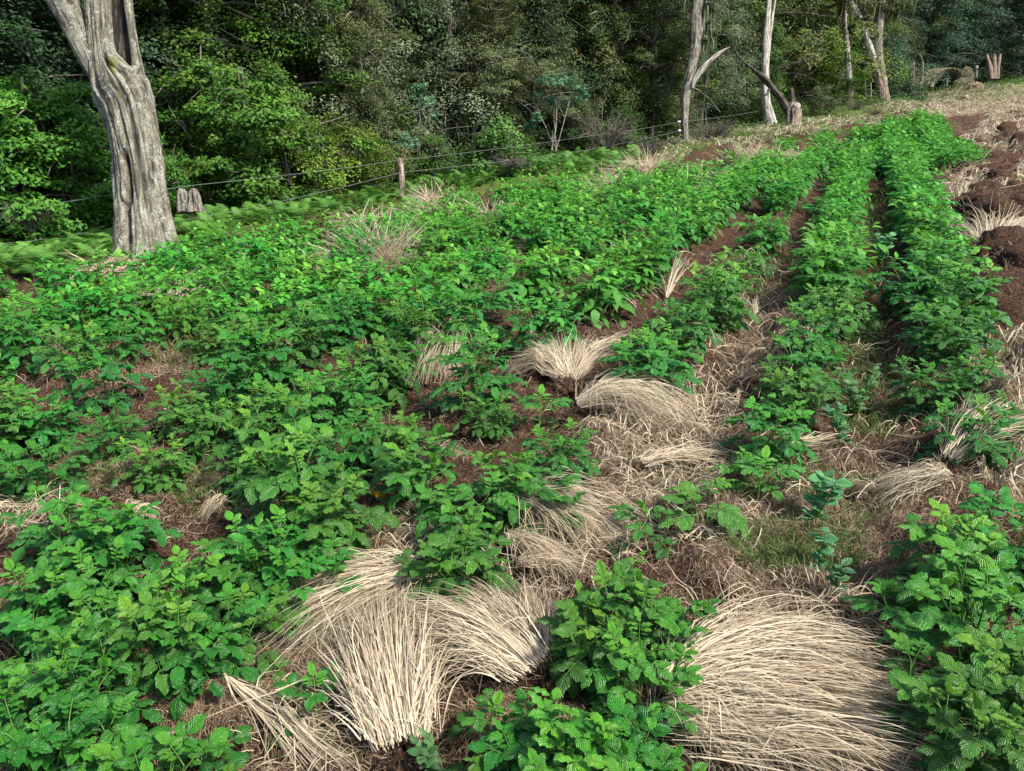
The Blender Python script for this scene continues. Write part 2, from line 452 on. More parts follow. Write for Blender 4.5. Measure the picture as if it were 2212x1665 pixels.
def potato_layout(r, nstem, nleaf, hgt, spread, lsize, young=.5):
    """returns leaflets (pos,T,N,size,tint) and stems/rachis centre lines"""
    L = []; tubes = []
    for si in range(nstem):
        a = r.uniform(0, 2 * math.pi) if nstem > 1 else 0
        a = si * 2.4 + r.uniform(-.5, .5)
        sp = spread * r.uniform(.35, 1.0) if si else spread * .1
        h = hgt * r.uniform(.75, 1.08)
        out = np.array([math.cos(a), math.sin(a), 0])
        b0 = out * .02
        st = bez(b0, b0 + out * sp * .35 + np.array([0, 0, h * .55]), b0 + out * sp + np.array([0, 0, h]), 9)
        tubes.append((st, np.linspace(.0055, .0028, 9), .35))
        ph = r.uniform(0, 6.28)
        for li in range(nleaf):
            f = .16 + .84 * (li / (nleaf - 1)) ** .85
            k = f * 8; i0 = min(int(k), 7); p = st[i0] * (1 - (k - i0)) + st[i0 + 1] * (k - i0)
            ph += 2.4 + r.uniform(-.4, .4)
            top = f
            d = np.array([math.cos(ph), math.sin(ph), 0]) * .8 + out * .45; d[2] = 0; d = d / np.linalg.norm(d)
            ln = r.uniform(.15, .21) * lsize * (1 - .50 * top ** 3) * (0.75 if li == 0 else 1)
            el = R(r.uniform(12, 40) + 38 * top ** 3)
            dr = r.uniform(.35, .8) * (1 - .6 * top ** 2)
            s = np.linspace(0, 1, 7)[:, None]
            rac = p + d * ln * s * math.cos(el) + np.array([0, 0, 1]) * (ln * s * math.sin(el) - dr * ln * s ** 2)
            tubes.append((rac, np.linspace(.0022, .0011, 7), .8))
            Tt = nrm(np.gradient(rac, axis=0))
            side = np.cross(np.array([0, 0, 1.0]), d)
            roll = r.uniform(-.35, .35)
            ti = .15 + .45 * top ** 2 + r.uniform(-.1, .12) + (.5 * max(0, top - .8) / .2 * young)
            lk = lsize * (1 - .38 * top ** 3)
            for q, (s0, L0) in enumerate([(.40, .038), (.61, .054), (.81, .066)]):
                kk = s0 * 6; j0 = int(kk); pp = rac[j0] * (1 - (kk - j0)) + rac[j0 + 1] * (kk - j0); tt = Tt[j0]
                for sg in (-1, 1):
                    if r.random() < .06: continue
                    dd = tt * .55 + side * sg * (1 + .3 * r.random()) + np.array([0, 0, r.uniform(-.15, .25)])
                    nn = np.array([0, 0, 1.0]) + side * (sg * r.uniform(.0, .30) + roll) + d * r.uniform(-.1, .25) + r.normal(0, .07, 3)
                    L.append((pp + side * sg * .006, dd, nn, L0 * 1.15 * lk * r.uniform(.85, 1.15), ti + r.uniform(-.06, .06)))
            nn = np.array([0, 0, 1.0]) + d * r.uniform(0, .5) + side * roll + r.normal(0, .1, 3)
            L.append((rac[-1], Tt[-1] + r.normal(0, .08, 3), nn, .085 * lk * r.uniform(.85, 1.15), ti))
    return L, tubes
def potato_geo(L, tubes, detail, gl=None, gs=None, T=None):
    r = np.random.default_rng(len(L))
    pos = np.array([l[0] for l in L]); Tt = np.array([l[1] for l in L]); Nn = np.array([l[2] for l in L])
    sz = np.array([l[3] for l in L]); ti = np.clip(np.array([l[4] for l in L]), 0, 1)
    nv = len(TPL[detail]); which = r.integers(0, nv, len(L))
    for k in range(nv):
        mk = which == k
        if mk.any(): place_leaflets(gl, TPL[detail][k], pos[mk], Tt[mk], Nn[mk], sz[mk], ti[mk])
    if gs is not None:
        for p, rd, t in tubes:
            if detail == 'mid': p = p[::2]; rd = rd[::2]
            tube(gs, p, rd, 5 if detail == 'near' else 3, tint=t, cap=False)
TPL = {'near': [leaflet_tpl(7, 6, d, f, w, sd) for d, f, w, sd in [(.12, .25, 1, 0), (.35, .1, 1, 2), (.55, .3, 1.3, 4), (.2, .45, .8, 5)]],
       'mid': [leaflet_tpl(3, 2, d, f, 0, 0) for d, f in [(.15, .3), (.4, .2), (.6, .4)]],
       'far': [leaflet_tpl(2, 2, d, f, 0, 0, .36) for d, f in [(.2, .3), (.5, .3)]]}
LAY = []
for i in range(7):
    r_ = np.random.default_rng(100 + i)
    if i < 5: LAY.append(potato_layout(r_, [5, 6, 5, 6, 4][i], [7, 6, 7, 6, 7][i], [.36, .33, .39, .35, .32][i], .17, 1.42, [.6, .3, 1.0, .5, .2][i]))
    elif i == 5: LAY.append(potato_layout(r_, 2, 6, .26, .08, 1.2, .3))      # small spindly
    else: LAY.append(potato_layout(r_, 1, 7, .22, .03, 1.1, .5))
for i in range(5):                 # finer leaved, lower plants that fill the rows
    r_ = np.random.default_rng(300 + i)
    LAY.append(potato_layout(r_, [6, 7, 5, 7, 6][i], [7, 7, 7, 7, 7][i], [.30, .27, .32, .26, .29][i], .18, [1.08, 1.0, 1.12, 1.0, 1.05][i], [.6, .3, .9, .5, .2][i]))
def potato_proto(i, detail):
    gl = Geo(); gs = Geo()
    potato_geo(*LAY[i], detail, gl, gs)
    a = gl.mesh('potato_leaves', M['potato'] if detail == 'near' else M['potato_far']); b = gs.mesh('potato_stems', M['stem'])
    return a, b
PM = {(i, d): potato_proto(i, d) for i in range(12) for d in ('near', 'mid')}
GRP = 'potato plants growing in the field rows'
NPOT = [0]
PLANTS = []                        # (x, y, radius) of everything placed
def put_potato(x, y, s, kind, detail, rz, label):
    root = empty('potato_plant', (x, y, float(H(x, y)) - .01), rz, s)
    tag(root, label, 'potato plant', GRP)
    a, b = PM[(kind, detail)]
    link('foliage', a, root); link('stems', b, root)
    NPOT[0] += 1
    return root

# hand placed: (canopy centre px, py, radius px, kind, label)
HAND = [
 (2135, 1500, 130, 0, 'big potato plant filling the lower right edge, right of the large straw fan'),
 (1995, 1420, 105, 4, 'potato plant whose broad leaves overlap the right tip of the large straw fan'),
 (2120, 1270, 150, 1, 'dense bright potato plant at the right edge above the one by the large straw fan'),
 (2205, 1400, 120, 3, 'potato plant cut by the right edge, level with the top of the large straw fan'),
 (2075, 1120, 115, 2, 'potato plant just below the straw sheaf that rises at the right edge'),
 (2205, 1110, 120, 1, 'potato plant cut by the right edge under the straw sheaf'),
 (1960, 1255, 70, 5, 'low potato plant reaching out into the grassy furrow above the large straw fan'),
 (2050, 1595, 50, 6, 'lone pair of dark potato leaves on bare soil below the right row'),
 (2110, 880, 95, 0, 'potato plant with big drooping leaves just above the straw sheaf at the right edge'),
 (2020, 790, 85, 1, 'potato plant at the head of the right row, right of the pale green pea plant'),
 (2120, 770, 75, 2, 'potato plant on the right row edge facing the trampled hillside soil'),
 (2180, 840, 70, 3, 'potato plant squeezed against the right edge above the sheaf'),
 (2035, 690, 85, 3, 'potato plant in the right row where the furrow weeds end'),
 (2075, 630, 85, 2, 'bushy potato plant bulging out over the bare soil on the right'),
 (1990, 610, 80, 0, 'potato plant at the inner side of the right row'),
 (1655, 880, 100, 2, 'bright bushy potato plant right of the loose straw litter'),
 (1720, 815, 85, 1, 'potato plant with yellowish top shoots behind the bushy one by the straw litter'),
 (1620, 970, 60, 5, 'thin low potato plant at the foot of the bushy one by the straw litter'),
 (1760, 715, 80, 0, 'tall bright potato plant standing by the small dry stub'),
 (1800, 650, 75, 3, 'potato plant behind the tall bright one in the same row'),
 (1650, 1015, 55, 6, 'small potato plant on the edge of the weedy patch'),
 (1535, 1050, 78, 5, 'small single stemmed potato plant on bare brown soil'),
 (1400, 1105, 50, 6, 'tiny dark potato plant at the end of the flat straw bundle'),
 (1350, 1235, 100, 0, 'potato plant below the flat straw bundle in the middle'),
 (1450, 1290, 85, 4, 'potato plant left of the top of the large straw fan'),
 (1290, 1310, 95, 3, 'potato plant leaning over the grey straw tuft from the right'),
 (1400, 1385, 100, 1, 'potato plant directly above the big plant between the straw fans'),
 (1260, 1540, 125, 2, 'big potato plant at the bottom between the middle and large straw fans'),
 (1380, 1580, 120, 0, 'potato plant against the root end of the large straw fan'),
 (1170, 1530, 90, 4, 'potato plant over the root end of the middle straw fan'),
 (1250, 1660, 130, 1, 'potato plant cut by the bottom edge between the straw fans'),
 (1400, 1680, 110, 3, 'potato plant cut by the bottom edge left of the large straw fan'),
 (1095, 1640, 75, 5, 'low potato plant at the bottom beside the light green pea shoots'),
 (1060, 1555, 60, 6, 'small drooping potato plant on the root ball right of the upright straw fan'),
 (985, 1055, 95, 4, 'potato plant at the left end of the flat straw bundle'),
 (990, 1150, 100, 1, 'rounded potato plant alone above the middle straw fan'),
 (925, 1185, 65, 5, 'low left flank of potato leaves beside the rounded plant'),
 (1105, 975, 95, 2, 'potato plant below the nest shaped straw tuft'),
 (1215, 950, 85, 0, 'potato plant left of the loose straw litter'),
 (1200, 1030, 75, 4, 'potato plant with hanging leaves above the flat straw bundle'),
 (1170, 880, 45, 6, 'small potato sprig under the nest shaped straw tuft'),
 (1345, 770, 45, 5, 'small potato plant right of the nest shaped straw tuft'),
 (1410, 735, 58, 1, 'potato plant behind the small one right of the straw nest'),
 (1465, 705, 80, 3, 'potato plant in the row leading up from the straw nest'),
 (1050, 855, 70, 0, 'potato plant between the two pale straw tufts in mid field'),
 (620, 1010, 120, 2, 'large potato plant at the left side of the dense middle row'),
 (720, 950, 115, 1, 'potato plant in the heart of the dense middle row'),
 (830, 900, 105, 3, 'potato plant left of the small leaning straw bundle'),
 (900, 980, 100, 0, 'potato plant at the right flank of the dense middle row'),
 (700, 1070, 115, 3, 'potato plant above the one with the withered yellow leaf'),
 (560, 1140, 105, 0, 'potato plant left of the withered yellow leaf, upper one'),
 (660, 1180, 95, 1, 'potato plant right behind the fanned straw heap at lower left'),
 (490, 1200, 95, 4, 'potato plant hanging over the bare soil bank at lower left'),
 (560, 1265, 70, 4, 'potato plant touching the fanned straw heap from behind'),
 (390, 1195, 95, 2, 'potato plant right of the small straw cap on the left'),
 (330, 1300, 85, 0, 'potato plant at the left edge of the bare soil bank'),
 (420, 1330, 75, 4, 'potato plant drooping onto the bare soil bank'),
 (690, 1480, 60, 6, 'small potato plant half buried by the upright straw fan'),
 (60, 1430, 130, 3, 'potato plant at the left edge, second from the bottom'),
 (165, 1400, 115, 0, 'potato plant left of the bare soil bank, upper one'),
 (55, 1560, 140, 1, 'large potato plant in the bottom left corner'),
 (165, 1500, 120, 4, 'potato plant left of the bare soil bank, lower one'),
 (310, 1610, 125, 2, 'bright potato plant at the bottom below the bare soil bank'),
 (430, 1580, 85, 5, 'potato plant whose curled bright leaf rises against the bare soil'),
 (180, 1650, 120, 0, 'potato plant cut by the bottom edge near the left corner'),
 (460, 1650, 90, 5, 'low potato leaves at the bottom left of the narrow straw sheaf'),
 (190, 1215, 100, 1, 'potato plant left of the small straw cap'),
 (80, 1200, 95, 0, 'potato plant at the left edge level with the straw cap'),
 (245, 1100, 95, 2, 'potato plant above the small straw cap'),
 (40, 1300, 100, 4, 'potato plant at the left edge above the corner group'),
 (235, 1290, 70, 4, 'potato plant between the straw cap and the corner group'),
 (90, 970, 90, 4, 'potato plant left of the soil lump with straw on top'),
 (230, 905, 85, 1, 'potato plant in the row above the soil lump, left part'),
 (330, 945, 80, 0, 'potato plant just left of the soil lump with straw on top'),
 (450, 880, 85, 3, 'potato plant directly above the soil lump with straw on top'),
 (545, 860, 85, 2, 'potato plant right above the soil lump'),
 (520, 960, 75, 4, 'potato plant right of the soil lump with straw on top'),
 (380, 860, 75, 1, 'potato plant below the left bare strip'),
 (90, 880, 80, 3, 'potato plant below the left mound of dry roots'),
 (10, 970, 80, 2, 'potato plant cut by the left edge in the fifth row'),
 (650, 860, 95, 1, 'potato plant at the upper end of the dense middle row'),
 (740, 830, 85, 0, 'potato plant above the heart of the dense middle row'),
 (1655, 485, 48, 1, 'lone bushy potato plant between the two bare furrows, uphill'),
 (1590, 575, 62, 0, 'potato plant at the upper end of the broken row left of the furrow'),
 (1540, 640, 60, 2, 'potato plant in the broken row just below the upper end one'),
 (1640, 545, 38, 4, 'small pale potato plant between the two bare furrows'),
 (110, 1090, 70, 5, 'small potato plant above the left straw litter'),
]
for px, py, rp, kind, lab in HAND:
    hh_ = [.30, .27, .32, .28, .26, .2, .15][kind]
    p = at0(px, py, hh_ * .9)
    D = float(proj(p)[2])
    if D > 3.1 and kind < 5: kind += 7; p = at0(px, py, .22)
    s = np.clip(rp * D / FPX / [.26, .26, .26, .27, .25, .16, .11, .25, .25, .25, .24, .25][kind], .55, 1.45)
    put_potato(p[0], p[1], s, kind, 'near', rng.uniform(0, 6.28), lab)
    PLANTS.append((p[0], p[1], .24 * s))

# rows beyond: (px, py, rx, ry) patches where no plant grows
BARE = [(300, 1030, 160, 40), (470, 960, 45, 40), (40, 1100, 110, 50), (1600, 560, 110, 50), (1690, 600, 60, 120), (1640, 460, 60, 30), (1500, 600, 50, 30), (1430, 690, 50, 30), (50, 645, 100, 24), (90, 800, 120, 40), (320, 780, 170, 38), (1040, 640, 60, 20), (1240, 612, 60, 22), (860, 715, 60, 14), (620, 700, 40, 12),
        (1640, 730, 75, 90), (1700, 560, 50, 50), (1600, 620, 45, 30), (1560, 520, 60, 22), (1740, 455, 30, 35), (1905, 430, 22, 80), (1750, 420, 26, 60), (1900, 600, 55, 60), (1880, 740, 80, 110),
        (1420, 640, 25, 30), (815, 465, 50, 32), (1315, 365, 34, 20), (1190, 770, 130, 70), (945, 800, 75, 55), (1450, 880, 110, 60), (1040, 415, 40, 10),
        (940, 390, 60, 18), (1560, 310, 90, 12), (1690, 300, 60, 12), (1060, 470, 25, 10), (720, 540, 40, 8), (1310, 750, 60, 30), (740, 490, 40, 12)]
BARE += [(tx_, by_ + 12, 30, 20) for tx_, by_ in [(1316, 386), (1405, 335), (1480, 345), (1612, 322), (1650, 318), (1735, 310), (945, 432), (940, 395), (1055, 425), (1330, 352), (1545, 345), (1830, 298), (790, 440)]]
cand = []
r2 = np.random.default_rng(5)
for k in range(-1, 60):
    q = .62 - .75 * k
    s = -6.0
    while s < 60:
        s += r2.uniform(.25, .36)
        x = .917 * (q + r2.normal(0, .05)) + .399 * s; y = -.399 * q + .917 * s
        if y < 1: continue
        if not inpoly(np.array(x), np.array(y), FIELD): continue
        cand.append((x, y))
        if x * x + y * y > 72 and (k > 3 or x * x + y * y > 230) and r2.random() < min(.75, (math.hypot(x, y) - 8.5) * .12):
            cand.append((x + .344 + r2.normal(0, .06), y - .15 + r2.normal(0, .06)))
cand = np.array(cand)
ppx, ppy, pD = proj(np.stack([cand[:, 0], cand[:, 1], G(cand[:, 0], cand[:, 1]) + .2], 1))
keep = (ppx > -260) & (ppx < 2480) & ((ppy < 830) | ((ppx < 1240) & (ppy < 1000)) | ((ppx < 200) & (ppy < 1150)))
for bx, by, rx, ry in BARE:
    keep &= ((ppx - bx) / rx) ** 2 + ((ppy - by) / ry) ** 2 > 1
PL = np.array(PLANTS)
d = np.hypot(cand[:, 0, None] - PL[None, :, 0], cand[:, 1, None] - PL[None, :, 1])
keep &= (d > PL[None, :, 2] + .02).all(1)
keep &= (r2.random(len(cand)) > .05)
cand = cand[keep]; pD = pD[keep]; ppx = ppx[keep]; ppy = ppy[keep]
order = np.argsort(pD + np.where((ppx < -30) | (ppx > 2240), 50, 0))
nind = 300 - NPOT[0]
far = Geo()
ZL = ['potato plant in the thin rows on the left, among bare strips of dry roots', 'potato plant packed leaf to leaf in the middle of the sloping field',
      'potato plant in the two full rows on the right side of the field']
FARL = [(LAY[i]) for i in range(5)]
for rank, k in enumerate(order):
    x, y = cand[k]
    s = r2.uniform(.76, 1.16) * (1.08 if ppx[k] > 900 else 1.0)
    if rank < nind:
        z = 2 if rowq(x, y) > -.3 else (0 if ppx[k] < 700 else 1)
        put_potato(x, y, s, 7 + int(r2.integers(0, 5)), 'near' if pD[k] < 5.5 else 'mid', r2.uniform(0, 6.28), ZL[z])
    else:
        L, _t = LAY[7 + int(r2.integers(0, 5))]
        step = 1 if pD[k] < 14 else 2
        L = L[::step]
        big = 1 if step == 1 else 1.35
        if pD[k] > 22: L = L[::2]; big = 1.9
        a = r2.uniform(0, 6.28); c, s_ = math.cos(a), math.sin(a)
        Rm = np.array([[c, -s_, 0], [s_, c, 0], [0, 0, 1]])
        o = np.array([x, y, float(H(x, y))])
        pos = np.array([l[0] for l in L]) @ Rm.T * s + o
        TT = np.array([l[1] for l in L]) @ Rm.T; NN = np.array([l[2] for l in L]) @ Rm.T
        sz = np.array([l[3] for l in L]) * s * big
        ti = np.clip(np.array([l[4] for l in L]) + r2.uniform(-.12, .12), 0, 1)
        place_leaflets(far, TPL['far'][int(r2.integers(0, 2))], pos, TT, NN, sz, ti)
print('potatoes', NPOT[0], 'far', max(0, len(order) - nind), 'faces', sum(len(f) for f in far.f))
if far.v:
    tag(link('potato_crop', far.mesh('potato_crop', M['potato_far'])), 'far part of the potato field, a closed sea of green leaves', 'potato crop', kind='stuff')

#@@STRAW
# ------------------------------------------------------------------ straw tufts (uprooted grass tussocks)
def root_ball(r, seed):
    g = Geo(); rr = np.random.default_rng(seed)
    th = np.linspace(0, 2 * math.pi, 19); ph = np.linspace(-1.2, 1.5, 12)
    PH, TH = np.meshgrid(ph, th, indexing='ij')
    rad = r * (.55 + .5 * vn(TH * 2.5 + seed, PH * 3, seed) + .35 * vn(TH * 7 + seed, PH * 7, seed + 4)) 
    rad[:, -1] = rad[:, 0]
    V = np.stack([rad * np.cos(PH) * np.cos(TH), rad * np.cos(PH) * np.sin(TH), rad * np.sin(PH) * .7], -1)
    m = 19; i, j = np.meshgrid(np.arange(11), np.arange(18), indexing='ij'); a = (i * m + j).ravel()
    g.add(V, np.stack([a, a + 1, a + m + 1, a + m], 1), None, .1)
    body = g.mesh('root_ball', M['soil']); g = Geo()
    n = 420
    d = nrm(rr.normal(size=(n, 3)) * [1, 1, .6]); p0 = d * r * .8
    s = np.linspace(0, 1, 5)[None, :, None]
    pts = p0[:, None] + d[:, None] * s * r * .7 * rr.uniform(.3, 1, (n, 1, 1)) + np.cumsum(rr.normal(0, r * .09, (n, 5, 3)), 1)
    ribbons(g, pts, np.full(n, .0022), None, rr.uniform(0, .7, n))
    return body, g.mesh('root_fibres', M['roots'])
RB = [root_ball(.075, i) for i in range(3)]
def burst(base, h_px, n, label, mat='straw', wid=.009, tint=(.2, 1), flat=.0, name='grass_tuft', k=5, ball=0):
    """a tussock whose stalks burst out in all directions"""
    b = at(*base); up_ = .42 if float(proj(b)[2]) > 8 else 0; b = at(*base, up_); D_ = float(proj(b)[2]); h = h_px * D_ / FPX * 1.1 + up_ * 1.05; n = int(n * (2.2 if up_ else 1.5))
    r = np.random.default_rng(int(base[0] * 3 + base[1]))
    az = r.uniform(0, 6.28, n); el = np.arccos(r.uniform(.05 + flat * 0, 1 - flat * .6, n)); el = math.pi / 2 - el * (1 + flat * .4)
    el = np.clip(el, .05, 1.5); L = h * r.uniform(.6, 1.2, n)
    s = np.linspace(0, 1, k)[None, :]
    hx = (L * np.cos(el))[:, None] * s; zz = (L * np.sin(el))[:, None] * s - (L * r.uniform(.05, .5, n))[:, None] * s ** 2.2
    o = r.normal(0, h * .18, (n, 2))
    X = o[:, :1] + np.cos(az)[:, None] * hx; Y = o[:, 1:] + np.sin(az)[:, None] * hx
    Z = np.maximum(zz, H(X + b[0], Y + b[1]) - b[2] + .01) + np.cumsum(r.normal(0, .006, (n, k)), 1)
    g = Geo(); ribbons(g, np.stack([X, Y, Z], -1), wid * r.uniform(.5, 1.4, n), None, r.uniform(tint[0], tint[1], n))
    root = empty(name, b); tag(root, label, 'straw tuft', 'uprooted straw tufts lying in the field')
    link('stalks', g.mesh('stalks', M[mat]), root)
    if ball:
        o_ = link('root_ball', RB[int(base[0]) % 3][0], root); link('root_fibres', RB[int(base[0]) % 3][1], o_); o_.scale = (ball,) * 3
    return root
def tuft(base, tip, n_, spread, arch=.07, layer=.05, lift=0.0, bend=0.0, r0=.035, mat='straw', label='', tint=(.2, 1), wid=.0034, hb=0.02, k=8, ball=1.0, jit=.5, name='straw_tuft', lenv=(.5, 1.1), len_m=None):
    """a sheaf of dry stalks from its root end (base px) to its tips (tip px)"""
    n = int(n_ * (1.8 if name == 'straw_tuft' else 1.0))
    b = at(*base); t = at(*tip)
    dv = t[:2] - b[:2]; L0 = float(np.hypot(*dv)); az0 = math.atan2(dv[1], dv[0])
    if len_m: L0 = len_m
    r = np.random.default_rng(int(base[0] * 7 + tip[1]))
    nl = max(4, n // 14); lk = r.integers(0, nl, n)
    az = az0 + (r.normal(0, R(spread), nl) * .7 + r.uniform(-1, 1, nl) * R(spread) * .7)[lk] + r.normal(0, R(3.4), n)
    stray = r.random(n) < .13; az = np.where(stray, az0 + r.normal(0, R(38), n), az)
    off = (az - az0) / R(spread + 1)
    L = L0 * r.uniform(lenv[0], lenv[1], n) / lenv[1] * 1.08 * (1 - .12 * np.abs(off))
    s = np.linspace(0, 1, k)[None, :]
    bd = bend * r.uniform(.5, 1.3, n) + (r.normal(0, .34, nl)[lk] + r.normal(0, .14, n)) * jit
    ang = az[:, None] + bd[:, None] * (s - .15) + np.where((r.random(n) < .34)[:, None] & (s > r.uniform(.35, .9, n)[:, None]), r.normal(0, .6, n)[:, None], 0)
    st = L[:, None] / (k - 1)
    dx = np.cumsum(np.cos(ang) * st, 1); dy = np.cumsum(np.sin(ang) * st, 1)
    dx -= dx[:, :1]; dy -= dy[:, :1]
    px_, py_ = -math.sin(az0), math.cos(az0)
    o = np.clip(off, -1.0, 1.0) * r0 * .75 + r.normal(0, r0 * .35, n)
    lay = np.clip(r.random(nl)[lk] * .75 + r.random(n) * .3, 0, 1); lay = np.where(stray, r.uniform(.6, 1.15, n), lay)
    L = np.where(stray, L * r.uniform(.5, .95, n), L)
    so_ = r.uniform(-.045, .06 + max(0, r0 - .05) * 2.2, n) * min(1, L0 / .4)
    X = b[0] + o[:, None] * px_ + dx + so_[:, None] * math.cos(az0); Y = b[1] + o[:, None] * py_ + dy + so_[:, None] * math.sin(az0)
    gz = H(X, Y); gs_ = G(X, Y) + .015
    Z = np.maximum(gz, gs_) + hb * (1 - s) + arch * np.sin(math.pi * np.clip(s * .95 + .02, 0, 1)) * (.15 + lay[:, None]) + layer * lay[:, None] * (.3 + .7 * s) * (1 - .55 * s ** 3) \
        + lift * L[:, None] * s * (.4 + .6 * lay[:, None]) + .004
    Z += np.cumsum(r.normal(0, .0055, (n, k)), 1)
    pts = np.stack([X, Y, Z], -1) - b
    g = Geo()
    ltn = r.normal(0, .12, nl)[lk]; tn = np.clip(ltn + tint[0] + (tint[1] - tint[0]) * (lay * .45 + r.random(n) * .70) * np.where(r.random(n) < .3, .3, 1.0), 0, 1)  # lower stalks tinted darker, painting shade into the gaps of the sheaf
    Tn = nrm(np.gradient(pts, axis=1)); upv = nrm(np.array([0, 0, 1.0]) + r.normal(0, .55, (n, 1, 3)))
    ribbons(g, pts, wid * .55 * r.uniform(.45, 1.8, n), nrm(np.cross(Tn, upv + 0 * Tn)), tn)
    root = empty(name, b)
    tag(root, label, 'straw tuft', 'uprooted straw tufts lying in the field')
    link('stalks', g.mesh('stalks', M[mat]), root)
    if ball:
        o_ = link('root_ball', RB[int(base[0]) % 3][0], root); link('root_fibres', RB[int(base[0]) % 3][1], o_)
        o_.scale = (ball,) * 3; o_.location = (-math.cos(az0) * .05 * ball, -math.sin(az0) * .05 * ball, .01)
    return root
tuft((868, 1630), (790, 1315), 600, 7.5, .045, .10, bend=-.2, r0=.065, label='tall pale straw fan pointing up the slope at the bottom, left of the middle', wid=.0042, hb=.04)
tuft((905, 1265), (560, 1385), 460, 11, .03, .09, bend=.15, r0=.07, label='fanned straw heap pointing left behind the tall pale fan', wid=.0036)
tuft((1140, 1475), (915, 1325), 560, 12, .045, .09, bend=.25, r0=.075, label='middle straw fan spreading up and left from under potato leaves', wid=.0040, hb=.05)
tuft((1185, 1450), (1095, 1280), 240, 11, .07, .07, r0=.03, mat='straw_dull', label='greyish straw tuft tucked behind the middle fan', wid=.0036)
tuft((1462, 1535), (1840, 1360), 620, 14, .04, .09, bend=-.95, r0=.06, label='large straw fan arching to the right, upper and biggest of its pair', wid=.0044, hb=.05, tint=(.1, .9), mat='straw')
tuft((1455, 1560), (1960, 1560), 640, 7, .03, .09, bend=-.2, r0=.12, label='flat spread of straw lying just under the large arching fan', wid=.0042, hb=.05, tint=(.0, .8), mat='straw')
tuft((1430, 1560), (1720, 1655), 260, 8, .05, .07, r0=.05, label='short straw bundle at the bottom edge under the large fans', wid=.0042)
tuft((480, 1492), (790, 1710), 46, 2.0, .03, .015, jit=.15, r0=.006, label='narrow stiff straw sheaf slanting down on the bare soil bank', wid=.0055, tint=(.5, 1), ball=0, lenv=(.75, 1.1))
tuft((1100, 1110), (1400, 1170), 420, 10, .06, .08, bend=-.25, r0=.05, label='flat straw bundle lying across the middle of the field', wid=.0036)
tuft((1110, 1180), (1270, 1262), 130, 9, .03, .04, r0=.03, label='small straw bundle below the flat middle bundle', wid=.0034, ball=0)
tuft((1262, 905), (1500, 885), 360, 12, .09, .07, bend=-.6, r0=.04, label='arching white straw tuft right of the nest shaped one', wid=.004, tint=(.4, 1), hb=.06)
tuft((1215, 835), (1105, 785), 330, 20, .05, .07, lift=.15, len_m=.42, r0=.05, label='nest shaped white straw tuft, its left sweeping part', wid=.004, tint=(.4, 1), hb=.05)
tuft((1225, 835), (1230, 765), 330, 34, .04, .04, lift=.5, len_m=.36, r0=.06, label='nest shaped white straw tuft, its upright back part', wid=.004, tint=(.4, 1), ball=0)
tuft((978, 775), (900, 845), 300, 9, .12, .10, bend=0, r0=.06, label='small leaning straw bundle between potato plants in mid field', wid=.0042, tint=(.3, 1), ball=0)
tuft((2022, 1078), (1880, 1082), 160, 8, .05, .06, r0=.03, label='flat straw bundle pointing left out of the right row', wid=.0038, ball=0)
tuft((2055, 1005), (2190, 930), 150, 16, .05, .05, lift=.25, r0=.03, label='green tinged straw sheaf rising at the right edge', wid=.0042, tint=(.3, .9))
tuft((1690, 990), (1840, 950), 50, 5, .02, .02, r0=.01, label='thin straw wisp across the weedy furrow', wid=.0040, ball=0)
tuft((1400, 1015), (1560, 985), 90, 7, .03, .03, r0=.02, label='straight straw wisp in the loose litter', wid=.0042, ball=0, tint=(.4, 1))
tuft((1130, 1240), (1262, 1245), 90, 6, .03, .03, r0=.02, label='short yellowish straw wisp left of the potato plant by the middle fan', wid=.0036, ball=0)
tuft((480, 1095), (425, 1135), 60, 7, .02, .03, r0=.015, label='small straw wisp behind the straw cap on the left', wid=.0034, ball=0)
tuft((280, 1148), (345, 1128), 150, 14, .05, .04, r0=.05, label='small straw cap peeping between potato plants on the left', wid=.0042, tint=(.4, 1), ball=.8)
tuft((450, 940), (490, 925), 90, 22, .04, .04, lift=.1, r0=.04, label='soil lump capped with short straw on the left', wid=.0042, ball=1.6)
tuft((70, 790), (95, 752), 160, 30, .06, .05, lift=.15, r0=.08, label='pale straw tussock on the mound of dry roots at the left', wid=.005, ball=1.4)
tuft((958, 1010), (1010, 985), 90, 14, .03, .03, r0=.04, label='small straw scrap between two plants left of centre', wid=.0036, mat='straw_dull')
tuft((1040, 945), (1090, 930), 70, 16, .03, .03, r0=.03, label='short straw scrap under leaves below the straw nest', wid=.0036, mat='straw')
tuft((1628, 690), (1622, 655), 26, 9, .0, .01, lift=1.6, len_m=.10, r0=.008, label='small dry white stub standing in the furrow', wid=.006, tint=(.6, 1), ball=0)
tuft((1440, 650), (1468, 600), 24, 6, .02, .02, lift=.3, r0=.01, label='thin dry stalk sticking up beside the furrow', wid=.006, tint=(.5, 1), ball=0)
tuft((1285, 765), (1385, 735), 60, 8, .03, .03, r0=.03, label='straw wisp lying behind the straw nest', wid=.0042, ball=0)
tuft((2075, 455), (2130, 425), 130, 24, .08, .06, lift=.15, r0=.05, label='straw fan at the right edge of the crop beside dark clods', wid=.007)
tuft((2135, 545), (2200, 500), 190, 32, .10, .08, lift=.2, r0=.08, label='loose straw tuft on the trampled soil at the right edge', wid=.007)
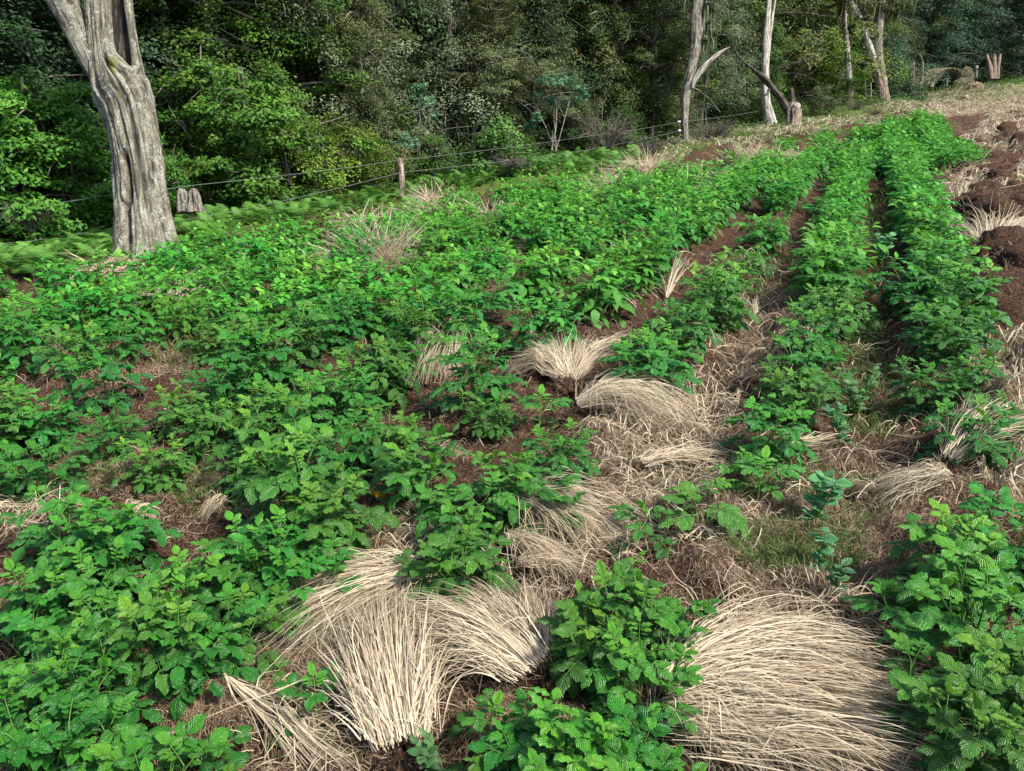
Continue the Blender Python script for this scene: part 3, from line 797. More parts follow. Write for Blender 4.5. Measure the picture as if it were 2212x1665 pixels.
UPR = [(818, 492, 815, 440, 260, .65, 'pale upright grass tuft below the fence post'), (790, 440, 850, 425, 160, .3, 'flattened grass tuft behind the pale upright one'),
       (1316, 386, 1318, 346, 240, .7, 'olive straw tuft standing at the far edge of the crop'), (1405, 335, 1395, 298, 300, .5, 'heap of brown straw under the forest edge'),
       (1480, 345, 1495, 328, 160, .4, 'low straw tuft at the foot of the forked dead tree'), (1612, 322, 1608, 288, 190, .8, 'bright upright straw tuft between two pale dead trees'),
       (1650, 318, 1655, 290, 260, .45, 'broad straw tuft right of the bright upright one'), (1735, 310, 1720, 290, 160, .4, 'leaning straw tuft below the leaning snag'),
       (945, 432, 940, 405, 150, .4, 'brown straw tuft inside the ferns right of the post'), (940, 395, 945, 378, 150, .5, 'pale grass mound right of the post'),
       (1055, 425, 1050, 405, 110, .5, 'small white straw wisp at the crop edge'), (755, 500, 760, 492, 90, .4, 'small straw scrap left of the upright tuft'),
       (1330, 352, 1340, 330, 120, .4, 'straw tuft behind the olive one'), (1545, 345, 1550, 325, 120, .4, 'straw tuft between the heap and the bright upright one'),
       (1830, 298, 1832, 280, 120, .4, 'small straw tuft inside the far crop'), (1500, 372, 1497, 345, 60, .7, 'few dry stalks in the far crop'),
       (1050, 475, 1045, 462, 70, .3, 'scrap of straw inside the crop under the wisp'), (345, 560, 372, 535, 120, .25, 'straw scrap at the foot of the big dead trunk'),
       (215, 520, 232, 508, 90, .3, 'straw scrap left of the big dead trunk'), (560, 488, 570, 478, 90, .3, 'straw scrap at the crop edge right of the trunk')]
for bx, by, tx, ty, n, lf, lab in UPR:
    D_ = proj(at(bx, by))[2]
    burst((bx, by), max(16, abs(by - ty) * .95), int(n * 2.2), lab, tint=(.45, 1), wid=.00058 * D_ if D_ > 8 else .005, flat=.45 - lf * .5, mat='straw')

# ------------------------------------------------------------------ dead roots, loose straw, grass (stuff)
def scatter_px(boxes, dens):
    """random points on the ground under a list of (px, py, rx, ry, n) patches"""
    out = []
    for bx, by, rx, ry, n in boxes:
        a = rng.uniform(0, 6.28, n); q = np.sqrt(rng.random(n))
        out.append(np.stack([bx + rx * q * np.cos(a), by + ry * q * np.sin(a)], 1))
    return np.concatenate(out)
_ys = np.linspace(150, 1900, 500)
def ground_under(pp, h=0):        # fast ray/ground intersection by marching
    d = FW + ((pp[:, 0] - 1105.5) / FPX)[:, None] * RT - ((pp[:, 1] - 832.5) / FPX)[:, None] * UP
    lo = np.full(len(pp), .7); hi = np.full(len(pp), np.nan); t = np.full(len(pp), .7)
    ok = np.zeros(len(pp), bool); res = t.copy()
    for k in range(150):
        tn = t * 1.04
        p = CAM + tn[:, None] * d
        hit = (p[:, 2] < G(p[:, 0], p[:, 1]) + h) & ~ok
        res[hit] = (t[hit] + tn[hit]) / 2; ok |= hit
        t = tn
        if ok.all(): break
    for _ in range(2):
        p = CAM + res[:, None] * d
        res = res + (p[:, 2] - G(p[:, 0], p[:, 1]) - h) / np.maximum(-d[:, 2] + .12, .08) * .6
    p = CAM + res[:, None] * d
    return p[ok], res[ok]
def strands(pp, Lr, Wr, tint, k=4, curl=.6, rise=.02, sc_D=True, azs=None):
    p, D = ground_under(pp)
    n = len(p)
    f = np.minimum(np.maximum(1, D / 3.0) ** .85, 3.2) if sc_D else np.ones(n)
    L = rng.uniform(Lr[0], Lr[1], n) * f
    az = rng.uniform(0, 6.28, n)
    bd = rng.normal(0, curl, n)
    s = np.linspace(0, 1, k)[None, :]
    ang = az[:, None] + np.cumsum(rng.normal(0, curl * .5, (n, k)), 1) + bd[:, None] * s
    X = p[:, 0:1] + np.cumsum(np.cos(ang), 1) * (L / k)[:, None]; Y = p[:, 1:2] + np.cumsum(np.sin(ang), 1) * (L / k)[:, None]
    zz = H(X, Y)
    Z = zz + rng.uniform(.002, 1, (n, 1)) * rise * f[:, None] + rise * f[:, None] * np.sin(math.pi * s) * rng.uniform(0, 1, (n, 1))
    return np.stack([X, Y, Z], -1), rng.uniform(Wr[0], Wr[1], n) * f, rng.uniform(tint[0], tint[1], n)
def uni(n, y0, y1, x0=-60, x1=2270, pw=1.0):
    return np.stack([rng.uniform(x0, x1, n), y0 + (y1 - y0) * rng.random(n) ** pw], 1)
g = Geo()
pp = np.concatenate([uni(60000, 450, 1700), uni(22000, 205, 900, 2010, 2260)])
ribbons(g, *(lambda a: (a[0], a[1], None, a[2]))(strands(pp, (.02, .07), (.0010, .0024), (0, .85), 5, .9, .018)))
pp = scatter_px([(480, 1440, 260, 130, 16000), (300, 1020, 200, 50, 5000), (1430, 960, 170, 150, 6000), (1650, 720, 90, 110, 6000), (1800, 1090, 260, 100, 9000),
                 (230, 790, 220, 45, 6000), (2150, 620, 90, 130, 6000), (1740, 1230, 240, 80, 6000), (2000, 1640, 200, 50, 6000), (850, 1150, 120, 60, 3000), (1080, 1560, 80, 60, 3000), (1650, 1110, 160, 60, 4000)], 0)
ribbons(g, *(lambda a: (a[0], a[1], None, a[2]))(strands(pp, (.02, .06), (.0010, .0026), (0, 1), 5, 1.0, .022)))
tag(link('dead_roots_mat', g.mesh('dead_roots_mat', M['roots'])), 'mat of fine brown dead roots and soil crumbs over the dug ground', 'dead roots', kind='stuff')
g = Geo()
pp = scatter_px([(1430, 960, 150, 130, 1150), (1500, 880, 110, 60, 380), (1480, 1130, 200, 80, 350), (1700, 1320, 180, 60, 500), (650, 1300, 160, 90, 350), (900, 1180, 120, 60, 300),
                 (1950, 1640, 260, 40, 250), (1700, 1640, 200, 40, 200), (1800, 1000, 250, 140, 420), (700, 1560, 200, 100, 200), (1620, 760, 120, 90, 240), (1800, 800, 300, 80, 200),
                 (1100, 1230, 300, 60, 300), (1380, 640, 160, 90, 120), (60, 1120, 90, 40, 250), (1640, 620, 60, 60, 120)], 0)
ribbons(g, *(lambda a: (a[0], a[1], None, a[2]))(strands(pp, (.05, .20), (.0018, .0040), (0, 1), 6, .22, .04)))
pp = uni(1500, 600, 1660)
ribbons(g, *(lambda a: (a[0], a[1], None, a[2]))(strands(pp, (.05, .18), (.0018, .0035), (0, .9), 6, .35, .03)))
tag(link('straw_litter', g.mesh('straw_litter', M['straw'])), 'loose dry straw stalks strewn over the soil between plants', 'straw litter', kind='stuff')
# hillside litter beyond the right edge of the crop
g = Geo()
pp = np.concatenate([scatter_px([(2160, 260, 90, 32, 5000), (2100, 205, 170, 22, 4500), (2220, 250, 80, 60, 3000), (2010, 232, 120, 14, 1800), (2150, 300, 60, 60, 3000), (2090, 240, 100, 30, 2500), (1850, 268, 120, 12, 900), (1700, 285, 120, 10, 600),
                                 (2150, 900, 80, 160, 900), (2190, 1000, 60, 60, 400), (2120, 420, 70, 90, 800), (2180, 520, 80, 60, 900), (2200, 700, 60, 120, 900), (2170, 420, 70, 70, 800), (1560, 310, 120, 12, 400), (1420, 335, 90, 10, 200)], 0)])
P3, W3, T3 = strands(pp, (.06, .16), (.003, .006), (.1, 1), 4, .4, .03)
mk = ~inpoly(P3[:, 0, 0], P3[:, 0, 1], FIELD)
ribbons(g, P3[mk], W3[mk], None, T3[mk])
tag(link('hillside_straw', g.mesh('hillside_straw', M['straw'])), 'dry cut straw spread over the dug hillside right of the crop', 'straw litter', kind='stuff')
# green grass
def blades(pp, Lr, Wr, tint, lean=.5, scD=True, k=4, cap=3.0):
    p, D = ground_under(pp); n = len(p)
    f = np.minimum(np.maximum(1, D / 3.0) ** .8, cap) if scD else np.ones(n)
    L = rng.uniform(*Lr, n) * f; az = rng.uniform(0, 6.28, n); ln = np.abs(rng.normal(lean, .3, n))
    s = np.linspace(0, 1, k)[None, :]
    hx = (L * np.sin(ln))[:, None] * s ** 1.5
    X = p[:, 0:1] + np.cos(az)[:, None] * hx; Y = p[:, 1:2] + np.sin(az)[:, None] * hx
    Z = H(p[:, 0], p[:, 1])[:, None] + (L * np.cos(ln))[:, None] * (s - .25 * s ** 2)
    return np.stack([X, Y, Z], -1), rng.uniform(*Wr, n) * f, None, rng.uniform(*tint, n)
g = Geo()
pp = scatter_px([(1720, 1190, 150, 60, 2600), (1820, 1080, 120, 70, 800), (1860, 700, 50, 50, 900), (1870, 850, 90, 90, 1100), (1680, 1040, 90, 50, 800), (1600, 640, 60, 60, 500), (210, 1040, 60, 25, 300),
                 (1010, 1240, 60, 40, 400), (440, 1050, 70, 40, 500), (1640, 1560, 90, 50, 160), (230, 1240, 60, 40, 260), (380, 760, 90, 40, 700), (500, 700, 200, 40, 700), (1060, 640, 200, 60, 700),
                 (1440, 1000, 90, 60, 200), (1900, 500, 30, 90, 500), (150, 1640, 60, 30, 120), (1680, 560, 50, 60, 300), (960, 1320, 60, 30, 120)], 0)
ribbons(g, *blades(pp, (.03, .10), (.002, .004), (.1, 1), .6))
ribbons(g, *blades(uni(5000, 560, 1660), (.02, .07), (.0018, .0035), (0, .9), .7))
tag(link('weed_grass', g.mesh('weed_grass', M['weed'])), 'short green weeds and grass in the furrows', 'grass', kind='stuff')
g = Geo()
pp = scatter_px([(2000, 212, 75, 14, 9000), (1950, 228, 60, 12, 5000), (2110, 180, 90, 8, 6000), (2180, 172, 60, 6, 3000), (2175, 325, 50, 32, 2600), (1860, 262, 60, 12, 3500), (1700, 285, 140, 14, 6000), (1560, 305, 120, 14, 4500), (1430, 330, 90, 12, 3000), (1780, 262, 90, 12, 3000), (2180, 390, 50, 50, 900), (2190, 600, 40, 80, 500)], 0)
P3, W3, _, T3 = blades(pp, (.03, .09), (.006, .012), (.3, 1), .6, cap=1.5)
mk = ~inpoly(P3[:, 0, 0], P3[:, 0, 1], FIELD)
ribbons(g, P3[mk], W3[mk], None, T3[mk])
tag(link('hillside_grass', g.mesh('hillside_grass', M['weed'])), 'yellow green tufty grass on the bank and hillside', 'grass', kind='stuff')

#@@PEA
# ------------------------------------------------------------------ pea plants and other small things in the furrows
def pea(n, h, spread, seed):
    r = np.random.default_rng(seed); L = []; tb = []
    for k in range(n):
        a = r.uniform(0, 6.28); o = np.array([math.cos(a), math.sin(a), 0])
        st = bez([0, 0, 0], o * spread * .4 + [0, 0, h * .6], o * spread * r.uniform(.5, 1) + [0, 0, h * r.uniform(.6, 1)], 7)
        tb.append((st, np.linspace(.003, .0015, 7), .9))
        for q in range(1, 7):
            for sg in (-1, 1):
                b = a + sg * 1.3 + r.uniform(-.5, .5) + q * 1.2
                dd = np.array([math.cos(b), math.sin(b), r.uniform(.2, .9)])
                L.append((st[q], dd, np.array([0, 0, 1.0]) + r.normal(0, .35, 3), r.uniform(.035, .055), r.uniform(0, 1)))
    gl = Geo(); gs = Geo()
    pos, TT, NN = (np.array([l[i] for l in L]) for i in range(3))
    place_leaflets(gl, leaflet_tpl(4, 4, .2, .35, 0, 0, .33), pos, TT, NN, np.array([l[3] for l in L]), np.array([l[4] for l in L]))
    for p_, rd, t in tb: tube(gs, p_, rd, 4, tint=t, cap=False)
    return gl.mesh('pea_leaves', M['pea']), gs.mesh('pea_stems', M['stem'])
PE = [pea(9, .30, .12, 1), pea(4, .16, .10, 2), pea(2, .18, .05, 3)]
for px, py, k, s, lab in [(1850, 870, 0, .9, 'pale bluish green pea plant standing in the right furrow'), (1830, 930, 1, 1.2, 'low sprawling pea plant at the foot of the tall pea plant'),
                          (1890, 700, 1, 1.3, 'pale pea seedling high in the right furrow'), (1905, 640, 1, 1.2, 'pale pea plant between the two full rows'),
                          (1755, 1110, 1, 1.2, 'light green trailing pea plant on bare soil'), (1770, 1215, 2, 1.0, 'pea shoot with round leaves in the grassy patch'),
                          (1810, 1265, 2, .9, 'pea shoot above the top of the large straw fan'), (950, 1655, 1, .75, 'bright green pea shoots at the bottom beside the tall straw fan'),
                          (1750, 1590, 2, .8, 'thin pea shoot growing through the large straw fan'), (1905, 555, 1, 1.6, 'yellowish pea plant in the shadowed gap of the right furrow')]:
    p = at(px, py, .05)
    e = empty('pea_plant', p, rng.uniform(0, 6.28), s); tag(e, lab, 'pea plant', 'pea plants in the furrows')
    link('foliage', PE[k][0], e); link('stems', PE[k][1], e)
g = Geo()
for a_ in (0, 1.1, 2.3):
    place_leaflets(g, leaflet_tpl(5, 2, .6, .5, 1, 1, .22), np.array([[0, 0, .10]]), np.array([[math.cos(a_), math.sin(a_) * .5, -1.2]]), np.array([[0, -1.0, .3]]), np.array([.075]), np.array([.5]))
tag(link('withered_leaf', g.mesh('withered_leaf', M['yellow']), None, at(815, 1112)), 'withered yellow potato leaf hanging over brown roots', 'leaf')
#@@FOREST
# ------------------------------------------------------------------ forest: crowns, shrubs, dead trees
def leaf_quads(g, c, N, size, tint, r, asp=.52, tip_dir=None):
    """one folded diamond per leaf"""
    n = len(c)
    T = r.normal(size=(n, 3)) if tip_dir is None else tip_dir + r.normal(0, .45, (n, 3))
    T = nrm(T - (T * N).sum(1, keepdims=True) * N); B = np.cross(N, T)
    s = size[:, None]
    V = np.stack([c - T * s * .5, c + B * s * asp * .5 + T * s * .02 - N * s * .06, c + T * s * .5 - N * s * .10, c - B * s * asp * .5 + T * s * .02 - N * s * .06], 1)
    F = np.arange(n * 4).reshape(n, 4)
    g.add(V, F, None, np.repeat(tint, 4))
def clump(g, c, rad, n, r, lsize, out, base_t, flat=.55, droop=.0):
    d = nrm(r.normal(size=(n, 3)) + np.array([0, 0, .35])); q = r.random(n) ** .45
    sub = nrm(r.normal(size=(5, 3))) * .55                         # sub-lobes make an uneven outline
    w = r.integers(0, 5, n)
    off = (d * q[:, None] * .62 + sub[w]) * np.array([1, 1, flat]) * rad
    p = c + off; p[:, 2] -= droop * (off[:, 0] ** 2 + off[:, 1] ** 2) / rad
    N = nrm(np.array([0, 0, 1.1]) + d * .5 + out * .45 + r.normal(0, .42, (n, 3)))
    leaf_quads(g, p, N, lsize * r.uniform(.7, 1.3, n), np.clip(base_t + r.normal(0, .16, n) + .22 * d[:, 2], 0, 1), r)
def tree_proto(seed, hgt, rad, nlimb, lsize, per, z0=.8, flat=.5, hang=0, twigs=30, crad=.5, trunk_r=.14, multi=1, dens=3):
    r = np.random.default_rng(seed)
    gc = Geo(); gt = Geo(); cl = []
    for mI in range(multi):
        a0 = r.uniform(0, 6.28)
        lean = np.array([math.cos(a0), math.sin(a0), 0]) * (.05 if multi == 1 else .16) * hgt
        tp = bez([0, 0, -.1], lean * .3 + [0, 0, hgt * .5], lean + [0, 0, hgt * .95], 12)
        tp[1:-1] += r.normal(0, .03 * hgt / 8, (10, 3)) * [1, 1, 0]
        tube(gt, tp, np.linspace(trunk_r, .03, 12) * (1 if multi == 1 else .6), 8, .18, .5, seed)
        for k in range(nlimb // multi):
            f = (k + .5) / (nlimb // multi); z = z0 + (hgt - z0) * f * .93
            i0 = min(int(z / hgt * 11), 10); b = tp[i0]
            a = k * 2.4 + r.uniform(-.6, .6); o = np.array([math.cos(a), math.sin(a), 0])
            L = rad * (1 - .55 * f ** 1.6) * r.uniform(.65, 1.1)
            p = bez(b, b + o * L * .5 + [0, 0, L * r.uniform(.1, .4)], b + o * L + [0, 0, L * r.uniform(-.25, .3)], 7)
            tube(gt, p, np.linspace(.045, .012, 7) * trunk_r / .14, 5, .1, .5, k, cap=False)
            for q in range(dens):
                s = r.uniform(.35, 1.0); i1 = min(int(s * 6), 5)
                c = p[i1] + (p[i1 + 1] - p[i1]) * (s * 6 - i1) + r.normal(0, .22 * crad / .5, 3)
                cl.append((c, o))
    for c, o in cl:
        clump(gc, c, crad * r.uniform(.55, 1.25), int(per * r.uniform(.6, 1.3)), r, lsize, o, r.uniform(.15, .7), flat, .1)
        if hang and r.random() < .8:
            n = hang; s0 = c + r.normal(0, crad * .45, (n, 3)) - [0, 0, .05]
            s = np.linspace(0, 1, 4)[None, :, None]
            pts = s0[:, None] + np.array([0, 0, -1.0]) * s * r.uniform(.08, .30, (n, 1, 1)) + np.cumsum(r.normal(0, .018, (n, 4, 3)), 1)
            ribbons(gc, pts, r.uniform(.008, .022, n), None, r.uniform(.3, .9, n))
    for k in range(twigs):
        c, o = cl[int(r.integers(0, len(cl)))]
        e = c + nrm(r.normal(size=3) + o * .9) * r.uniform(.4, .95) * crad * 2
        m_ = (c + e) / 2 + r.normal(0, .12, 3)
        tube(gt, bez(c - o * .3, m_, e, 6), np.linspace(.016, .006, 6), 3, 0, .8, k, cap=False)
    return gc, gt
PR = {}
def reg(name, wood, mat, **kw):
    gc, gt = tree_proto(**kw)
    PR[name] = (gc.mesh('crown_' + name, mat), gt.mesh('trunk_' + name, wood), mat)
reg('tall_a', M['bark_dark'], M['leaf_dark'], seed=1, hgt=9, rad=2.6, nlimb=54, lsize=.085, per=300, crad=.68, twigs=14, z0=.3)
reg('tall_b', M['twig'], M['leaf_mid'], seed=2, hgt=8, rad=2.5, nlimb=54, lsize=.085, per=270, crad=.62, flat=.5, twigs=16, z0=.2)
reg('tall_c', M['twig'], M['leaf_olive'], seed=3, hgt=8.5, rad=2.3, nlimb=60, lsize=.066, per=330, crad=.58, flat=.65, twigs=30, z0=.2)
reg('mossy', M['twig'], M['leaf_lichen'], seed=4, hgt=9, rad=2.5, nlimb=58, lsize=.066, per=310, crad=.6, flat=.85, hang=14, twigs=60, z0=.2)
reg('broad_bush', M['twig'], M['leaf_bush'], seed=5, hgt=2.6, rad=1.9, nlimb=26, lsize=.095, per=210, crad=.5, flat=.38, twigs=8, z0=.25, trunk_r=.06, multi=3)
reg('fine_bush', M['twig'], M['leaf_mid'], seed=6, hgt=1.7, rad=1.1, nlimb=22, lsize=.055, per=170, crad=.36, flat=.7, twigs=14, z0=.1, trunk_r=.04, multi=3)
reg('crown_bush', M['twig'], M['leaf_bright'], seed=8, hgt=1.15, rad=.8, nlimb=18, lsize=.06, per=110, crad=.28, flat=1.0, twigs=16, z0=.1, trunk_r=.035, multi=4)
reg('overhang', M['twig'], M['leaf_khaki'], seed=9, hgt=3.4, rad=2.3, nlimb=24, lsize=.060, per=220, crad=.5, flat=.35, twigs=40, z0=1.9, trunk_r=.07, multi=2)
def plant_tree(proto, x, y, s, rz, label, kind, name='forest_tree', cat='tree', group=None, sz=None, z=None):
    cm, tm, m0 = PR[proto]
    e = empty(name, (x, y, float(G(x, y)) - .05 if z is None else z), rz, s)
    if sz: e.scale = (s, s, s * sz)
    tag(e, label, cat, group)
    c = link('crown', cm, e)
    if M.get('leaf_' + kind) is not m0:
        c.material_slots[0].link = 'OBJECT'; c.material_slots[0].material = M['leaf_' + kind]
    link('trunk', tm, e)
    return e
def beyond(px, s):                # ground point at picture column px, s metres beyond the fence
    u = (px - 1105.5) / FPX / 1.02
    a = -6.9 - .7071 * s; b = 10.4 + .7071 * s
    t = (a - u * b) / (.7071 * (u - 1))
    if u > .97: t = 60
    return a + .7071 * t, b + .7071 * t
FT = [ # px, metres beyond fence, proto, leaf kind (blue at the far right is painted haze), scale, label
 (-60, 3.4, 'tall_a', 'dark', 1.0, 'dark tree rising over the broad leaved bush at the left edge'),
 (110, 4.2, 'tall_a', 'blue', .95, 'bluish dark tree just left of the big dead trunk'),
 (400, 4.6, 'tall_a', 'dark', 1.0, 'very dark tree just right of the big dead trunk'),
 (500, 4.0, 'tall_b', 'mid', .95, 'mid green layered tree right of the big dead trunk'),
 (620, 3.6, 'tall_b', 'mid', .85, 'mid green tree whose drooping sprays hang over the bright bush'),
 (720, 4.0, 'mossy', 'lichen', .95, 'grey green tree veiled in lichen, first one right of the mid green trees'),
 (850, 4.6, 'mossy', 'lichen', 1.05, 'tall grey lichen covered tree above the fence post'),
 (790, 2.8, 'tall_c', 'khaki', .62, 'brownish olive tree behind the fence post'),
 (970, 4.4, 'mossy', 'lichen', .95, 'grey lichen draped tree right of the one above the fence post'),
 (1060, 3.2, 'tall_c', 'olive', .58, 'low olive tree behind the feathery light green shrub'),
 (1100, 5.0, 'tall_c', 'dark', 1.05, 'dark olive tree in the middle of the forest edge'),
 (1215, 5.2, 'tall_a', 'dark', 1.0, 'dark tree behind the slender many stemmed tree'),
 (1300, 4.4, 'tall_c', 'olive', .95, 'olive tree right of the slender many stemmed tree'),
 (1395, 3.2, 'tall_c', 'olive', .95, 'olive tree with lit outer sprays left of the forked dead tree'),
 (1430, 2.2, 'tall_b', 'olive', .45, 'small olive tree hugging the left of the forked dead tree'),
 (1535, 6.0, 'tall_a', 'dark', 1.0, 'dark tree behind the arching dead branch'),
 (1590, 5.0, 'tall_b', 'mid', .9, 'mid green tree between the two pale dead trees'),
 (1500, 4.0, 'mossy', 'lichen', .75, 'lichen grey tree behind the top of the forked dead tree'),
 (1710, 5.2, 'tall_b', 'yellow', .85, 'yellow green sunlit tree right of the tall pale dead trunk'),
 (1760, 6.5, 'mossy', 'lichen', .9, 'grey green lichen tree behind the yellow green one'),
 (1800, 5.5, 'tall_a', 'mid', 1.0, 'deep green tree left of the brown forked trunk'),
 (1850, 7.0, 'tall_a', 'blue', 1.0, 'bluish tree directly behind the brown forked trunk'),
 (1950, 12.0, 'tall_a', 'blue', 1.15, 'bluish dark tree right of the brown forked trunk'),
 (2020, 11.0, 'tall_c', 'blue', 1.2, 'bluish dark tree behind the thatched shelter'),
 (2090, 8.5, 'mossy', 'blue', 1.15, 'grey blue tree to the right behind the thatched shelter'),
 (2150, 6.0, 'tall_a', 'dark', 1.25, 'tall dark green tree above the pale stump cluster on the ridge'),
 (2290, 8.0, 'tall_a', 'dark', 1.3, 'dark tree cut by the right edge of the forest'),
 (2350, 5.5, 'tall_a', 'dark', 1.2, 'dark tree just outside the right end of the ridge'),
 (2240, 12.0, 'tall_c', 'blue', 1.4, 'tall bluish tree behind the right end of the forest edge'),
 (2130, 13.0, 'tall_a', 'blue', 1.4, 'tall bluish tree deep behind the pale stump cluster'),
 (2180, 9.5, 'mossy', 'dark', 1.3, 'dark mossy tree between the stump cluster and the right end'),
 (2225, 6.0, 'tall_b', 'blue', 1.2, 'bluish green tree at the right end of the forest edge'),
]
GF = 'trees along the forest edge'
rf = np.random.default_rng(21)
for px, s, pr, kd, sc_, lab in FT:
    x, y = beyond(px, s)
    plant_tree(pr, x, y, sc_, rf.uniform(0, 6.28), lab, kd, group=GF)
# the forest goes on behind
for row, (s, step) in enumerate([(7.2, 2.6), (10.5, 3.0), (14.5, 3.6)]):
    t = -9.0
    while t < 75 + row * 4:
        t += step * rf.uniform(.8, 1.2)
        ss = s + rf.uniform(-.8, .8)
        x = -6.9 + .7071 * t - .7071 * ss; y = 10.4 + .7071 * t + .7071 * ss
        px = proj(np.array([x, y, 2.0]))[0]
        if px < -350 or px > 2650 or (px > 1880 and ss < 9.5): continue
        pr = ['tall_a', 'tall_c', 'tall_a', 'mossy', 'tall_b'][int(rf.integers(0, 5))]
        kd = {'tall_a': 'dark', 'tall_c': 'olive', 'mossy': 'khaki', 'tall_b': 'mid'}[pr]
        if px > 1850: kd = 'blue'  # distant haze painted as bluish leaf colour
        plant_tree(pr, x, y, rf.uniform(1.25, 1.6), rf.uniform(0, 6.28), 'tree standing deeper in the shaded forest behind the first line', kd, group='trees deeper in the forest')
# bushes
BU = [(40, 1.6, 'broad_bush', 'bush', .92, 1.15, 'broad leaved bush at the left edge behind the wire'), (150, 1.8, 'broad_bush', 'bush', .9, 1.1, 'broad leaved bush just left of the big dead trunk'),
      (-60, 1.5, 'broad_bush', 'bush', .9, 1.2, 'broad leaved bush cut by the left edge'),
      (450, 2.4, 'broad_bush', 'bush', .72, 1.05, 'bright broad leaved bush right of the big dead trunk, lower one'), (560, 2.2, 'broad_bush', 'bush', 1.0, 1.1, 'bright rounded broad leaved bush, the tallest right of the dead trunk'),
      (365, 2.2, 'fine_bush', 'bush', .8, 1, 'small bush against the right side of the big dead trunk'),
      (690, 1.9, 'fine_bush', 'yellow', 1.05, 1, 'yellow green bush right of the bright broad leaved bushes'), (765, 1.5, 'fine_bush', 'yellow', .95, .95, 'yellow tipped low bush left of the fence post'),
      (640, 1.6, 'fine_bush', 'mid', .8, .9, 'low green bush in front of the broad leaved ones'), (850, 2.4, 'fine_bush', 'mid', 1.1, .95, 'dark green bush behind the fence post'),
      (930, 2.2, 'fine_bush', 'mid', .8, .9, 'green bush at the foot of the slim sapling'),
      (1070, 1.2, 'crown_bush', 'bright', 1.15, 1, 'feathery light green shrub in the middle of the forest edge'), (1120, 1.3, 'crown_bush', 'mid', .8, 1, 'green side shrub right of the feathery light one'),
      (1020, 3.4, 'overhang', 'khaki', .95, 1, 'khaki tree spreading its low canopy over a dark hollow'), (1150, 3.6, 'overhang', 'khaki', .8, 1, 'khaki tree arching left of the slender many stemmed tree'),
      (1270, 2.4, 'fine_bush', 'khaki', .9, 1, 'dull bush right of the slender many stemmed tree'), (1340, 2.2, 'fine_bush', 'mid', .85, .8, 'low bush under the olive tree'),
      (1640, 2.0, 'fine_bush', 'mid', .85, .9, 'green bush at the foot of the tall pale dead trunk'), (1590, 3.2, 'fine_bush', 'mid', 1.0, 1, 'bush in the dark gap between the pale dead trees'),
      (1770, 3.2, 'fine_bush', 'yellow', 1.9, .95, 'yellow green bush behind the leaning snag'), (1745, 1.3, 'fine_bush', 'khaki', .8, .8, 'dull grey bush right of the leaning snag'),
      (1800, 2.2, 'fine_bush', 'mid', 1.0, .7, 'green bush at the foot of the thin pale trunk'), (1862, 4.2, 'fine_bush', 'blue', 1.9, 1, 'bluish bush between the thin pale trunk and the brown forked trunk'),
      (1935, 3.0, 'fine_bush', 'mid', .9, .6, 'low bush right of the brown forked trunk')]
for px, s, pr, kd, sc_, szz, lab in BU:
    x, y = beyond(px, s)
    if pr == 'overhang': plant_tree(pr, x, y, sc_, rf.uniform(0, 6.28), lab, kd, group=GF)
    else: plant_tree(pr, x, y, sc_, rf.uniform(0, 6.28), lab, kd, 'bush', 'bush', 'bushes along the forest edge', szz)
# twiggy grey bushes
def brush(px, py, D, w, h, n, label, mat='twig', seed=0):
    r = np.random.default_rng(seed); b = P(px, py, D); g = Geo()
    for k in range(n):
        a = r.uniform(0, 6.28); o = np.array([math.cos(a), math.sin(a), 0])
        e = o * w * r.uniform(.2, 1) + [0, 0, h * r.uniform(.3, 1)]
        p = bez(o * .03, o * w * .2 + [0, 0, h * r.uniform(.3, .7)], e, 7); p[1:] += r.normal(0, .03, (6, 3))
        tube(g, p, np.linspace(.011, .004, 7), 3, 0, .5, k, cap=False)
        for q in range(5):
            i = int(r.integers(2, 6)); d = nrm(r.normal(size=3) + [0, 0, .2] + o * .5)
            tube(g, bez(p[i], p[i] + d * .12 * h, p[i] + d * .26 * h + r.normal(0, .04, 3), 4), np.linspace(.006, .003, 4), 3, 0, .5, k, cap=False)
    e = empty('twig_bush', b); tag(e, label, 'bush', 'bare twiggy bushes')
    link('twigs', g.mesh('twigs', M[mat]), e)
brush(1535, 318, 22.5, 1.0, .8, 90, 'bare brown twiggy bush right of the forked dead tree', seed=1)
brush(1400, 340, 20, .7, .55, 60, 'bare twigs behind the heap of brown straw', seed=2)
brush(1880, 266, 28, .55, .65, 50, 'bare spiky bush in front of the brown forked trunk', seed=3)
brush(1310, 330, 20, 1.1, 1.1, 50, 'grey bush of hanging dead twigs left of the forked dead tree', seed=4)
brush(1110, 362, 17.5, .6, .25, 60, 'low tangle of dry vines at the crop edge', seed=5)
brush(1850, 240, 30, .6, .5, 40, 'dull twiggy bush at the foot of the thin pale trunk', seed=6)
brush(70, 500, 10.8, .45, .45, 26, 'dry twigs sticking up from the ferns at the left', seed=7)

